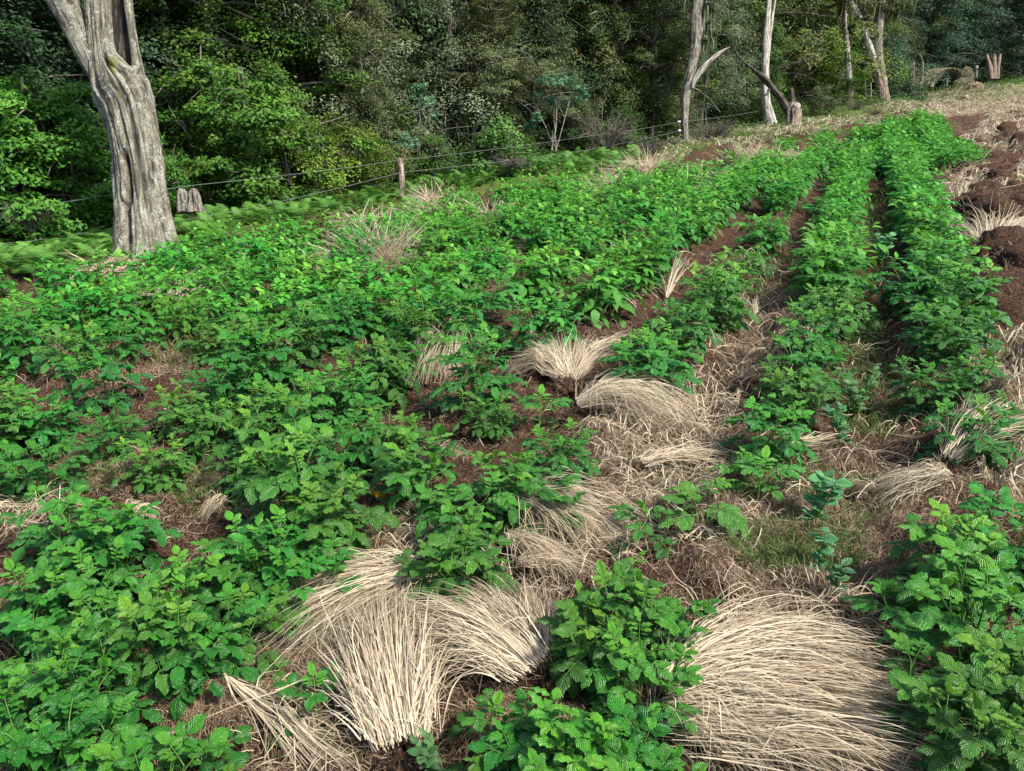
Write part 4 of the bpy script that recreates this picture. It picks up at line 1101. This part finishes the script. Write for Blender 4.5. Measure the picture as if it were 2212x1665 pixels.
# small trees at the edge
def slim_tree(px, py, D, stems, crown_px, label, leaf, seed, lsize=.06, per=260, twr=.5):
    r = np.random.default_rng(seed); b = P(px, py, D); gt = Geo(); gc = Geo()
    for (tx, ty, rr) in stems:
        e = P(tx, ty, D) - b + [0, r.uniform(-.25, .25), 0]
        p = bez([r.uniform(-.08, .08), 0, 0], e * .5 + r.normal(0, .08, 3), e, 12); p[2:-1] += r.normal(0, .012, (9, 3))
        rr *= .62; tube(gt, p, np.linspace(rr, rr * .4, 12), 6, .12, .8, seed)
        for q in range(4):
            i = int(r.integers(6, 11)); d = nrm(r.normal(size=3) + [0, 0, .5])
            tube(gt, bez(p[i], p[i] + d * .25, p[i] + d * .5, 5), np.linspace(rr * .4, .006, 5), 4, 0, .8, cap=False)
    for (cx, cy, cr) in crown_px:
        c = P(cx, cy, D) - b + [0, r.uniform(-.3, .3), 0]
        for q in range(5):
            o = nrm(r.normal(size=3)); clump(gc, c + o * cr * D / FPX * .6, cr * D / FPX * .75, per // 3, r, lsize, o, r.uniform(.3, .9), .6)
    e = empty('slim_tree', b); tag(e, label, 'tree', GF)
    link('trunk', gt.mesh('trunk', M['bark_grey']), e); link('crown', gc.mesh('crown', M[leaf]), e)
slim_tree(1197, 325, 19.5, [(1205, 185, .035), (1190, 195, .028), (1235, 200, .03), (1150, 210, .022), (1215, 175, .025)],
          [(1180, 175, 20), (1210, 170, 22), (1240, 185, 22), (1255, 205, 16), (1225, 215, 18), (1165, 200, 14), (1190, 215, 14), (1160, 255, 16), (1145, 270, 12)],
          'slender many stemmed tree with a small blue green crown', 'leaf_teal', 31)
slim_tree(905, 335, 17.5, [(908, 205, .022), (892, 215, .016), (930, 255, .015)], [(905, 200, 24), (890, 225, 22), (920, 225, 20), (900, 250, 18), (940, 250, 10)],
          'slim sapling with a small blue green crown right of the fence post', 'leaf_teal', 32)
slim_tree(875, 330, 16.8, [(872, 290, .015), (880, 300, .012)], [(870, 300, 20), (885, 310, 18), (855, 312, 16)], 'low blue green sapling just above the fence post', 'leaf_teal', 33)

# ------------------------------------------------------------------ ferns
def frond_tpl(seed, npin=20):
    r = np.random.default_rng(seed); V = []; F = []; t = []
    s = np.linspace(.12, 1, npin)
    for q, k in enumerate(s):
        c = np.array([k * (1 - .15 * k), 0, .42 * k - .5 * k * k]); w = .36 * (1 - k) ** .8 * (.4 + .6 * min(1, k * 3)) + .02
        for sg in (-1, 1):
            b = len(V); wd = .019
            tip = c + [w * .35, sg * w, -.12 * w + r.normal(0, .02)]
            m = c + [w * .15, sg * w * .5, .04 * w]
            V += [c - [wd, 0, 0], c + [wd * .6, 0, 0], m + [wd * .7, 0, 0], m - [wd * .7, 0, 0], tip]
            F += [[b, b + 1, b + 2, b + 3], [b + 3, b + 2, b + 4, b + 4]]
            t += [r.uniform(.2, .9)] * 5
    return np.array(V), F, np.array(t)
def quads_ok(F):                  # last triangles as real quads: repeat vertex is avoided by splitting with a near twin
    return F
g = Geo(); FTPL = []
for k in range(3):
    V, F, t = frond_tpl(k)
    V2 = list(V); F2 = []
    for f in F:
        if f[2] == f[3]:
            V2.append(V[f[2]] + np.array([.004, 0, 0])); t = np.append(t, t[f[2]]); F2.append([f[0], f[1], len(V2) - 1, f[2]])
        else: F2.append(f)
    FTPL.append((np.array(V2), np.array(F2), t))
pp = scatter_px([(90, 545, 170, 40, 832), (20, 500, 90, 30, 120), (215, 500, 60, 40, 160), (430, 475, 80, 32, 260), (480, 462, 60, 22, 120), (600, 450, 120, 32, 480), (720, 430, 110, 34, 300), (690, 400, 60, 20, 140),
                 (830, 410, 90, 30, 220), (960, 380, 110, 22, 512), (1080, 365, 100, 14, 220), (1210, 348, 110, 14, 240), (1330, 340, 60, 12, 110), (1010, 350, 60, 14, 80), (790, 385, 70, 20, 110), (1250, 362, 120, 10, 120)], 0)
p, D = ground_under(pp, .12)
ok = fdist(p[:, 0], p[:, 1]) > -2.6
for k, (x, y, _z) in enumerate(p[ok]):
    V, F, t = FTPL[k % 3]
    L = rf.uniform(.20, .46); a = rf.uniform(0, 6.28); c, s_ = math.cos(a), math.sin(a); tl = rf.uniform(.05, .7)
    W = V * L; W = np.stack([W[:, 0] * math.cos(tl) - W[:, 2] * math.sin(tl), W[:, 1], W[:, 2] * math.cos(tl) + W[:, 0] * math.sin(tl)], 1)
    W = np.stack([W[:, 0] * c - W[:, 1] * s_, W[:, 0] * s_ + W[:, 1] * c, W[:, 2]], 1) + [x, y, float(G(x, y)) + rf.uniform(0, .22)]
    g.add(W, F, None, np.clip(t + rf.uniform(-.25, .25), 0, 1))
tag(link('fern_undergrowth', g.mesh('fern_undergrowth', M['fern'])), 'light green ferns growing along the wire fence', 'ferns', kind='stuff')
# leafy ground layer under the forest edge
g = Geo()
n = 26000
t_ = rf.uniform(-4, 62, n); s_ = rf.uniform(.2, 6, n)
x = -6.9 + .7071 * t_ - .7071 * s_; y = 10.4 + .7071 * t_ + .7071 * s_
h_ = rf.random(n) * (.12 + .35 * vn(x * .9, y * .9, 33) ** 2)
leaf_quads(g, np.stack([x, y, G(x, y) + h_], 1), nrm(np.array([0, 0, 1.0]) + rf.normal(0, .5, (n, 3))), rf.uniform(.05, .11, n), rf.uniform(0, 1, n), rf)
tag(link('forest_undergrowth', g.mesh('forest_undergrowth', M['leaf_mid'])), 'low leafy growth on the forest floor behind the fence', 'undergrowth', kind='stuff')

#@@TRUNKS
# ------------------------------------------------------------------ dead trees
def px_line(pts, D):
    """[(px, py, half width px, extra depth)] -> centre line and radii, resampled"""
    a = np.array([list(q) + [0] * (4 - len(q)) for q in pts], float)
    n = len(a); t = np.arange(n); tt = np.linspace(0, n - 1, (n - 1) * 7 + 1)
    b = np.stack([np.interp(tt, t, a[:, k]) for k in range(4)], 1)
    ker = np.array([1, 2, 3, 2, 1]) / 9.
    for k in range(4):
        e = np.pad(b[:, k], 2, mode='reflect', reflect_type='odd'); b[:, k] = np.convolve(e, ker, 'valid')
    return np.array([P(q[0], q[1], D + q[3]) for q in b]), b[:, 2] * D / FPX
def dead_tree(D, base_px, parts, label, name='dead_tree', cat='dead tree'):
    b = P(base_px[0], base_px[1], D); e = empty(name, b); tag(e, label, cat, None)
    for pname, mat, pts, sides, rough, fis, sd in parts:
        c, r = px_line(pts, D); g = Geo(); tube(g, c - b, r, sides, rough, .5, sd, fis)
        link(pname, g.mesh(pname, M[mat]), e)
    return e, b
def big_fis(TH, LL):              # deep cracks on the side facing the field (theta measured from +x towards the camera)
    f = np.ones_like(TH)
    def crack(th0, w, l0, l1, dep):
        d = (TH - th0 + math.pi) % (2 * math.pi) - math.pi
        k = sst(l0 - .1, l0 + .1, LL) * (1 - sst(l1 - .12, l1 + .12, LL))
        return 1 - dep * np.exp(-(d / w) ** 2) * k
    q = BIGF
    f = f * crack(q - .25, .13, .25, .95, .75) * crack(q - .05, .10, 1.0, 1.62, .8) * crack(q - .75, .08, 1.1, 2.6, .35) * crack(q + .55, .07, .9, 3.2, .25) * crack(q - .35, .06, 2.0, 3.8, .25)
    f = f * (1 + .22 * (1 - sst(.1, .9, LL)) * (.4 + .6 * np.cos(TH * 5 + .7) ** 2))
    return f
BIGF = -math.pi / 2
D0 = 10.6
dead_tree(D0, (320, 560), [
    ('trunk', 'bark_big', [(323, 600, 66), (321, 560, 60), (318, 520, 57), (313, 480, 54), (305, 420, 50), (297, 350, 48), (285, 280, 50), (272, 225, 53), (255, 190, 56), (236, 158, 40), (222, 118, 25), (216, 75, 23), (211, 0, 24), (205, -80, 23), (196, -180, 22)], 160, .17, big_fis, 3),
    ('side_shell', 'bark_big', [(296, 215, 24, .02), (296, 178, 20, .02), (298, 148, 12, .05), (292, 110, 9, .08), (286, 70, 8.5, .1), (278, 20, 9, .1), (272, -60, 9, .1), (264, -170, 9, .1)], 32, .16, None, 5),
    ('limb', 'bark_big', [(252, 225, 24), (228, 180, 24), (205, 140, 24), (180, 95, 24), (160, 50, 27), (136, 0, 31), (110, -70, 28), (90, -170, 24)], 48, .15, None, 8),
    ('hollow', 'wood_inside_shade', [(268, 190, 26, .22), (262, 150, 30, .25), (254, 90, 28, .28), (246, 0, 26, .3), (236, -160, 24, .3)], 32, .3, None, 9),  # solid core behind the split, coloured near black as the cavity's shade
    ('rim', 'bark_big', [(236, 118, 11, -.14), (250, 136, 13, -.16), (268, 152, 14, -.17), (285, 160, 13, -.12), (296, 150, 9, -.02)], 20, .2, None, 12),
], 'huge grey dead tree with hollow split trunk leaning at the left')
def shreds(e, b, D, pts, n, seed, mat='bark_pale'):
    pass
e1, b1 = dead_tree(22, (1480, 318), [
    ('trunk', 'bark_grey', [(1480, 335, 7), (1480, 305, 6.5), (1478, 270, 7.5), (1478, 240, 7.5), (1479, 215, 9), (1483, 190, 10), (1487, 170, 10.5), (1492, 150, 10.5), (1498, 125, 11), (1502, 100, 12), (1503, 70, 12), (1504, 40, 11.5), (1507, 10, 11.5), (1510, -30, 10), (1516, -120, 8)], 28, .22, None, 21),
    ('branch', 'bark_pale', [(1494, 190, 3, -.1), (1497, 177, 6, -.13), (1506, 160, 6, -.16), (1519, 144, 6, -.18), (1536, 128, 5.5, -.2), (1552, 114, 4, -.2), (1576, 101, .8, -.2)], 20, .4, None, 23),
    ('branch', 'bark_grey', [(1508, 75, 7), (1516, 50, 5), (1522, 30, 4), (1524, 10, 3)], 10, .2, None, 25),
], 'forked grey dead tree with one pale broken branch pointing right')
e2, b2 = dead_tree(26.5, (1660, 272), [
    ('trunk', 'bark_pale', [(1666, 290, 15), (1663, 268, 12.5), (1657, 245, 10.5), (1653, 215, 9.5), (1652, 180, 8.5), (1652, 140, 8), (1653, 100, 7.5), (1656, 60, 6.5), (1659, 20, 5.5), (1661, -30, 5), (1664, -140, 4)], 28, .12, None, 31),
    ('branch', 'bark_pale', [(1657, 150, 2.5, .05), (1660, 110, 3, .05), (1664, 70, 3, .05), (1668, 35, 2.6, .05), (1673, 5, 2.2, .05), (1680, -60, 1.5, .05)], 10, .15, None, 33),
    ('root', 'bark_pale', [(1661, 225, 4, -.1), (1669, 250, 5, -.12), (1677, 280, 6, -.15)], 10, .2, None, 34),
], 'tall smooth pale dead trunk behind the leaning snag')
e3, b3 = dead_tree(25, (1715, 266), [
    ('trunk', 'bark_brown', [(1712, 285, 16), (1712, 262, 14.5), (1713, 245, 14), (1715, 231, 13), (1719, 226, 9), (1720, 223, 4)], 36, .5, None, 41),
    ('limb', 'bark_dark', [(1709, 262, 7), (1704, 245, 8), (1695, 227, 8), (1681, 207, 8), (1667, 189, 7), (1652, 171, 6), (1640, 160, 5.5), (1633, 156, 3.5), (1623, 147, 3), (1605, 133, 2.2), (1593, 120, 1.8), (1583, 98, 1)], 20, .38, None, 42),
    ('limb', 'bark_dark', [(1711, 240, 5, .1), (1713, 218, 5, .1), (1711, 204, 3.6, .1), (1710, 196, 3.2, .1), (1710, 189, 1.2, .1)], 14, .5, None, 43),
    ('branch', 'bark_dark', [(1660, 193, 3, -.1), (1657, 203, 3.5, -.15), (1650, 206, 2, -.2), (1643, 204, .8, -.2)], 10, .3, None, 46),
    ('broken_top', 'bark_pale', [(1718, 233, 7, -.14), (1721, 227, 7, -.14), (1722, 222, 3, -.14)], 14, .5, None, 44),
], 'charred leaning snag on a split brown stump', 'dead_tree')
e4, b4 = dead_tree(32, (1833, 230), [
    ('trunk', 'bark_brown', [(1834, 240, 11), (1834, 225, 9), (1834, 200, 8), (1833, 175, 7), (1832, 165, 6)], 20, .25, None, 51),
    ('bare_trunk', 'bark_pale', [(1832, 172, 7.5), (1832, 150, 6.5), (1830, 120, 6), (1829, 95, 5), (1828, 80, 4), (1826, 40, 3.5), (1824, -60, 3)], 16, .12, None, 52),
], 'thin pale trunk with dark bark left only at its foot')
e5, b5 = dead_tree(34, (1907, 220), [
    ('trunk', 'bark_brown', [(1909, 235, 15), (1908, 218, 13), (1904, 190, 13), (1899, 165, 13), (1894, 145, 14), (1890, 128, 13)], 28, .22, None, 61),
    ('limb', 'bark_pale', [(1892, 140, 9), (1880, 110, 8.5), (1872, 85, 7.5), (1866, 60, 7), (1855, 35, 6.5), (1838, 8, 6), (1815, -30, 5), (1790, -80, 4)], 16, .18, None, 62),
    ('limb', 'bark_grey', [(1896, 145, 10), (1896, 115, 10), (1895, 85, 9), (1898, 60, 9), (1901, 35, 8), (1904, -10, 7), (1910, -90, 6)], 20, .18, None, 63),
], 'brown trunk forking into two lichen pale limbs under a mossy crown', 'forked_tree', 'tree')
def moss_crown(e, b, D, blobs, seed, leaf='leaf_lichen'):
    r = np.random.default_rng(seed); g = Geo()
    for (cx, cy, cr) in blobs:
        c = P(cx, cy, D) - b; rd = cr * D / FPX
        for q in range(4):
            o = nrm(r.normal(size=3)); clump(g, c + o * rd * .5, rd * .75, 230, r, .085, o, r.uniform(.1, .7), .75)
        n = 40; s0 = c + r.normal(0, rd * .45, (n, 3)); s = np.linspace(0, 1, 4)[None, :, None]
        ribbons(g, s0[:, None] + np.array([0, 0, -1.0]) * s * r.uniform(.2, .7, (n, 1, 1)) + np.cumsum(r.normal(0, .02, (n, 4, 3)), 1), r.uniform(.02, .05, n), None, r.uniform(.4, 1, n))
    link('crown', g.mesh('crown', M[leaf]), e)
moss_crown(e5, b5, 34, [(1860, 10, 30), (1900, 15, 28), (1935, 8, 30), (1925, 30, 18), (1870, 50, 18), (1850, 45, 14), (1885, 75, 14), (1960, -20, 30), (1830, -20, 30), (1890, -40, 40), (1912, 110, 8), (1878, 60, 12)], 71, 'leaf_khaki')
moss_crown(e4, b4, 32, [(1828, 20, 22), (1815, -10, 26), (1838, 60, 12), (1822, 55, 10)], 72, 'leaf_khaki')
moss_crown(e1, b1, 22, [(1530, 20, 26), (1535, 60, 18), (1520, 90, 12), (1540, -20, 26), (1490, -20, 20)], 73)
for cols, lab in [([(1968, 190, 1972, 125, 3), (1972, 190, 1968, 150, 3)], 'pair of thin pale stems in the shade left of the shelter'),
                  ([(1984, 188, 1992, 145, 5), (1992, 150, 1985, 115, 3)], 'crooked pale stem in the shade left of the shelter'),
                  ([(1938, 192, 1932, 150, 4)], 'dim pale stem right of the brown forked trunk')]:
    parts = [('trunk' if i == 0 else 'limb', 'bark_grey', [(a, b_ + 12, w), ((a + c_2) / 2 + 3, (b_ + d_2) / 2, w * .8), (c_2, d_2, w * .5)], 8, .2, None, 80 + i) for i, (a, b_, c_2, d_2, w) in enumerate(cols)]
    dead_tree(49, (cols[0][0], cols[0][1]), parts, lab, 'shaded_trunk', 'tree trunk')
dead_tree(53, (2148, 165), [('trunk', 'bark_brown', [(2140, 172, 6), (2137, 145, 5), (2130, 118, 3)], 10, .2, None, 91), ('limb', 'bark_brown', [(2146, 172, 6), (2147, 145, 5), (2146, 118, 4)], 10, .2, None, 92),
                            ('limb', 'bark_brown', [(2152, 172, 6), (2154, 145, 5), (2159, 118, 4)], 10, .2, None, 93)], 'cluster of pale stump stems on the ridge right of the shelter', 'stump', 'stump')
for px, lab in [(397, 'left one of two grey stumps behind the wire by the big trunk'), (424, 'right one of two grey stumps behind the wire by the big trunk')]:
    dead_tree(12.6, (px, 435), [('trunk', 'bark_grey', [(px + 2, 460, 15), (px, 440, 12), (px - 3, 424, 10), (px - 4, 415, 8), (px - 5, 408, 5)], 24, .7, None, px)], lab, 'stump', 'stump')

# ------------------------------------------------------------------ wire fence
fe = empty('wire_fence', (0, 0, 0)); tag(fe, 'thin wire fence on a knobbly wooden post along the forest edge', 'fence')
Dp = 15.1
g = Geo(); c, r = px_line([(868, 425, 7.2), (868, 405, 7), (867, 385, 7.3), (865, 365, 6.6), (863, 352, 7), (862, 343, 7.2)], Dp)
tube(g, c, r, 20, .28, .5, 7)
link('post', g.mesh('post', M['bark_brown']), fe)
def wire(pts, rad=.003):
    P3 = np.array([P(*q) for q in pts]); out = []
    for i in range(len(P3) - 1):
        s = np.linspace(0, 1, 9)[:, None]; seg = P3[i] * (1 - s) + P3[i + 1] * s; seg[:, 2] -= (.02 * np.sin(math.pi * s))[:, 0]
        out.append(seg if i == 0 else seg[1:])
    p = np.concatenate(out); g = Geo(); tube(g, p, np.full(len(p), rad), 5, cap=False)
    link('wire', g.mesh('wire', M['wire']), fe)
wire([(-150, 468, 9.7), (0, 450, 10.4), (230, 422, 11.5)]); wire([(230, 422, 11.5), (400, 402, 12.2), (865, 346, 15.1), (1250, 297, 19), (1466, 264, 21.9), (1640, 240, 25.5)], .0035)
wire([(-150, 545, 9.7), (0, 527, 10.4), (230, 494, 11.5), (500, 458, 12.7), (867, 372, 15.1), (1250, 327, 19), (1467, 283, 21.9), (1660, 262, 25.5)], .0035)
for px, py in ((1466, 263), (1467, 282)):
    q = P(px, py, 21.8); g = Geo(); tube(g, np.array([q + [-.04, -.02, 0], q + [-.02, -.02, 0], q + [.02, -.02, 0], q + [.04, -.02, 0]]), np.array([.015, .026, .026, .015]), 10)
    link('insulator', g.mesh('insulator', M['white']), fe)
for px, y0, y1, D in ((1485 + 365, 225, 190, 33), (1868, 232, 170, 33), (1880, 225, 178, 34)):
    c, r = px_line([(px, y0, 1.3), (px + 1, (y0 + y1) / 2, 1.2), (px, y1, 1.0)], D); g = Geo(); tube(g, c, r, 6, .1)
    o = link('fence_stake', g.mesh('fence_stake', M['bark_pale'])); tag(o, {1850: 'short pale stake left of the brown forked trunk', 1868: 'tall pale stake just left of the brown forked trunk', 1880: 'pale stake touching the brown forked trunk'}[px], 'stake', 'stakes by the forest edge')

# ------------------------------------------------------------------ thatched shelter on the ridge
DH = 50
hb = P(2045, 190, DH); he = empty('thatched_shelter', hb); tag(he, 'low thatched shelter with a dark open front on the ridge', 'shelter')
prof = np.array([(2008, 186), (2012, 176), (2022, 165), (2034, 155), (2046, 149), (2058, 148), (2070, 152), (2080, 160), (2088, 172), (2090, 182)], float)
out = np.array([P(a, b, DH) - hb for a, b in prof])
tt = np.linspace(0, len(prof) - 1, 40); out = np.stack([np.interp(tt, np.arange(len(prof)), out[:, k]) for k in range(3)], 1)
ctr = out.mean(0) - [0, 0, .5]
dep = np.array([0.0, .25, .8, 1.5, 2.2, 2.8])
V = []; 
for shell in (1.0, .80):
    for d_ in dep:
        q = ctr + (out - ctr) * (shell * (1 - .04 * d_)) ; q = q + [0, d_, 0]
        q[:, 2] += .05 * (vn(tt * 1.5, np.full(40, d_ * 3), 5) - .5) - (.12 if shell < 1 and d_ == 0 else 0)
        V.append(q)
V = np.concatenate(V); F = []
nd = len(dep)
for s_ in range(2):
    for d_ in range(nd - 1):
        for k in range(39):
            a = (s_ * nd + d_) * 40 + k; F.append([a, a + 1, a + 41, a + 40])
for k in range(39): F.append([k, k + 1, nd * 40 + k + 1, nd * 40 + k])
for k in range(39): a = (nd - 1) * 40 + k; b_ = (2 * nd - 1) * 40 + k; F.append([a, a + 1, b_ + 1, b_])
M['thatch'] = straw_mat('thatch', (.06, .055, .025), (.19, .17, .09), (.36, .33, .19))
g = Geo(); g.add(V, F, None, .5); roof = link('roof', g.mesh('roof', M['thatch']), he)
g = Geo(); n = 1500
k_ = rf.integers(0, 39, n); d_ = rf.uniform(-.05, 2.7, n); q = out[k_] + (out[k_ + 1] - out[k_]) * rf.random((n, 1)) + np.stack([0 * d_, d_, 0 * d_ + .03], 1)
s = np.linspace(0, 1, 4)[None, :, None]
sd = nrm(q - (ctr + np.stack([0 * d_, d_, 0 * d_], 1))); dn = nrm(np.stack([np.sign(sd[:, 0] + .05) * 1.0, rf.normal(-.1, .3, n), -.6 - .3 * rf.random(n)], 1))
pts = q[:, None] + dn[:, None] * s * .32 + sd[:, None] * (.04 + .05 * s)
ribbons(g, pts, np.full(n, .035), None, rf.uniform(0, 1, n)); link('thatch', g.mesh('thatch', M['thatch']), roof)
g = Geo(); V = np.array([list(ctr + (o - ctr) * .85 + [0, 2.6, 0]) for o in out[::3]] + [list(ctr + [0, 2.6, -1.2])]); m_ = len(V) - 1
for k in range(0, m_ - 2, 2): g.add(V[[k, k + 1, k + 2, m_]], [[0, 1, 2, 3]])
link('back_wall', g.mesh('back_wall', M['bark_dark']), he)
for px_, w in ((2044, 2.2), (2014, 2), (2086, 2)):
    c, r = px_line([(px_, 188, w), (px_ + 1, 172, w), (px_, 158 if px_ == 2044 else 172, w * .9)], DH + .3); g = Geo(); tube(g, c - hb, r, 8, .2); link('post', g.mesh('post', M['bark_grey']), he)
def heap(px, py, D, w, h, label, n, seed, mat='thatch'):
    r = np.random.default_rng(seed); b = P(px, py, D); g = Geo()
    th = np.linspace(0, 2 * math.pi, 25); ph = np.linspace(-.2, math.pi / 2, 9); PH, TH = np.meshgrid(ph, th, indexing='ij')
    k = .85 + .3 * vn(np.cos(TH) * 2 + 5, np.sin(TH) * 2 + PH * 2, seed)
    k = k * .8; V = np.stack([w * k * np.cos(PH) * np.cos(TH), w * k * np.cos(PH) * np.sin(TH), h * k * np.sin(PH)], -1)
    i, j = np.meshgrid(np.arange(8), np.arange(24), indexing='ij'); a = (i * 25 + j).ravel(); g.add(V, np.stack([a, a + 1, a + 26, a + 25], 1), None, .4)
    d = nrm(np.abs(r.normal(size=(n, 3))) * [1, 1, 1] * np.stack([r.choice([-1, 1], n), r.choice([-1, 1], n), np.ones(n)], 1)); p0 = d * [w, w, h]
    s = np.linspace(0, 1, 4)[None, :, None]
    pts = p0[:, None] + (nrm(d * [1, 1, .2]) * .25 * w)[:, None] * s + np.array([0, 0, -.25 * h]) * s ** 2 + r.normal(0, .02, (n, 1, 3)) + np.cumsum(r.normal(0, .015, (n, 4, 3)), 1)
    ribbons(g, pts, np.full(n, .03), None, r.uniform(.1, 1, n))
    tag(link('straw_heap', g.mesh('straw_heap', M[mat]), None, b), label, 'straw heap')
heap(2084, 172, 49.5, .40, .72, 'tall hay heap leaning on the right end of the shelter', 1400, 3)
heap(2078, 186, 48.5, .5, .45, 'low hay heap in front of the tall one by the shelter', 1100, 4)
heap(2105, 190, 40, .30, .26, 'bright straw heap on the dug soil right of the shelter', 800, 6, 'straw')
heap(2085, 212, 38, .16, .16, 'small pale straw lump on the bank below the shelter', 150, 7, 'straw')
c, r = px_line([(2109, 168, 1.3), (2109, 156, 1.2), (2108, 146, 1.0)], 49); g = Geo(); tube(g, c, r, 6, .1); tube(g, c[-2:] + [[0, 0, 0], [0, 0, .12]], np.array([.12, .1]), 8)
tag(link('wooden_stake', g.mesh('wooden_stake', M['bark_pale'])), 'pale stake with a knob right of the hay heap', 'stake')

# dark soil clods beside the crop on the right
def clod_mesh(seed):
    r = np.random.default_rng(seed); g = Geo(); th = np.linspace(0, 2 * math.pi, 21); ph = np.linspace(-1.3, 1.57, 13); PH, TH = np.meshgrid(ph, th, indexing='ij')
    cx, cy, cz = np.cos(PH) * np.cos(TH), np.cos(PH) * np.sin(TH), np.sin(PH)
    k = .65 + .5 * vn(cx * 2 + cz, cy * 2 + seed, seed) + .35 * vn(cx * 6, cy * 6 + cz * 5, seed + 3)
    V = np.stack([k * cx, k * cy, k * cz * .7], -1); i, j = np.meshgrid(np.arange(12), np.arange(20), indexing='ij'); a = (i * 21 + j).ravel()
    g.add(V, np.stack([a, a + 1, a + 22, a + 21], 1)); body = g.mesh('clod', M['soil']); g = Geo()
    n = 160; d = nrm(r.normal(size=(n, 3)) + [0, 0, .4]); s = np.linspace(0, 1, 5)[None, :, None]
    ribbons(g, (d * [.8, .8, .6])[:, None] + d[:, None] * s * .3 + np.cumsum(r.normal(0, .07, (n, 5, 3)), 1), np.full(n, .02), None, r.uniform(0, .7, n))
    return body, g.mesh('clod_roots', M['roots'])
CL = [clod_mesh(k) for k in range(4)]
pp = scatter_px([(2140, 360, 60, 50, 45), (2155, 450, 60, 60, 30), (2175, 320, 50, 30, 22), (2175, 640, 45, 120, 22), (2160, 270, 60, 25, 14)], 0)
p, D = ground_under(pp)
for k, (x, y, _z) in enumerate(p):
    if inpoly(np.array(x), np.array(y), FIELD): continue
    o = link('soil_clod', CL[k % 4][0], None, (x, y, float(H(x, y)) + .02)); o.scale = (rf.uniform(.10, .26),) * 3; o.rotation_euler = (rf.uniform(-.4, .4), rf.uniform(-.4, .4), rf.uniform(0, 6))
    link('roots', CL[k % 4][1], o); tag(o, 'dark rooty soil clod on the dug ground right of the crop', 'soil clod', 'soil clods right of the crop')
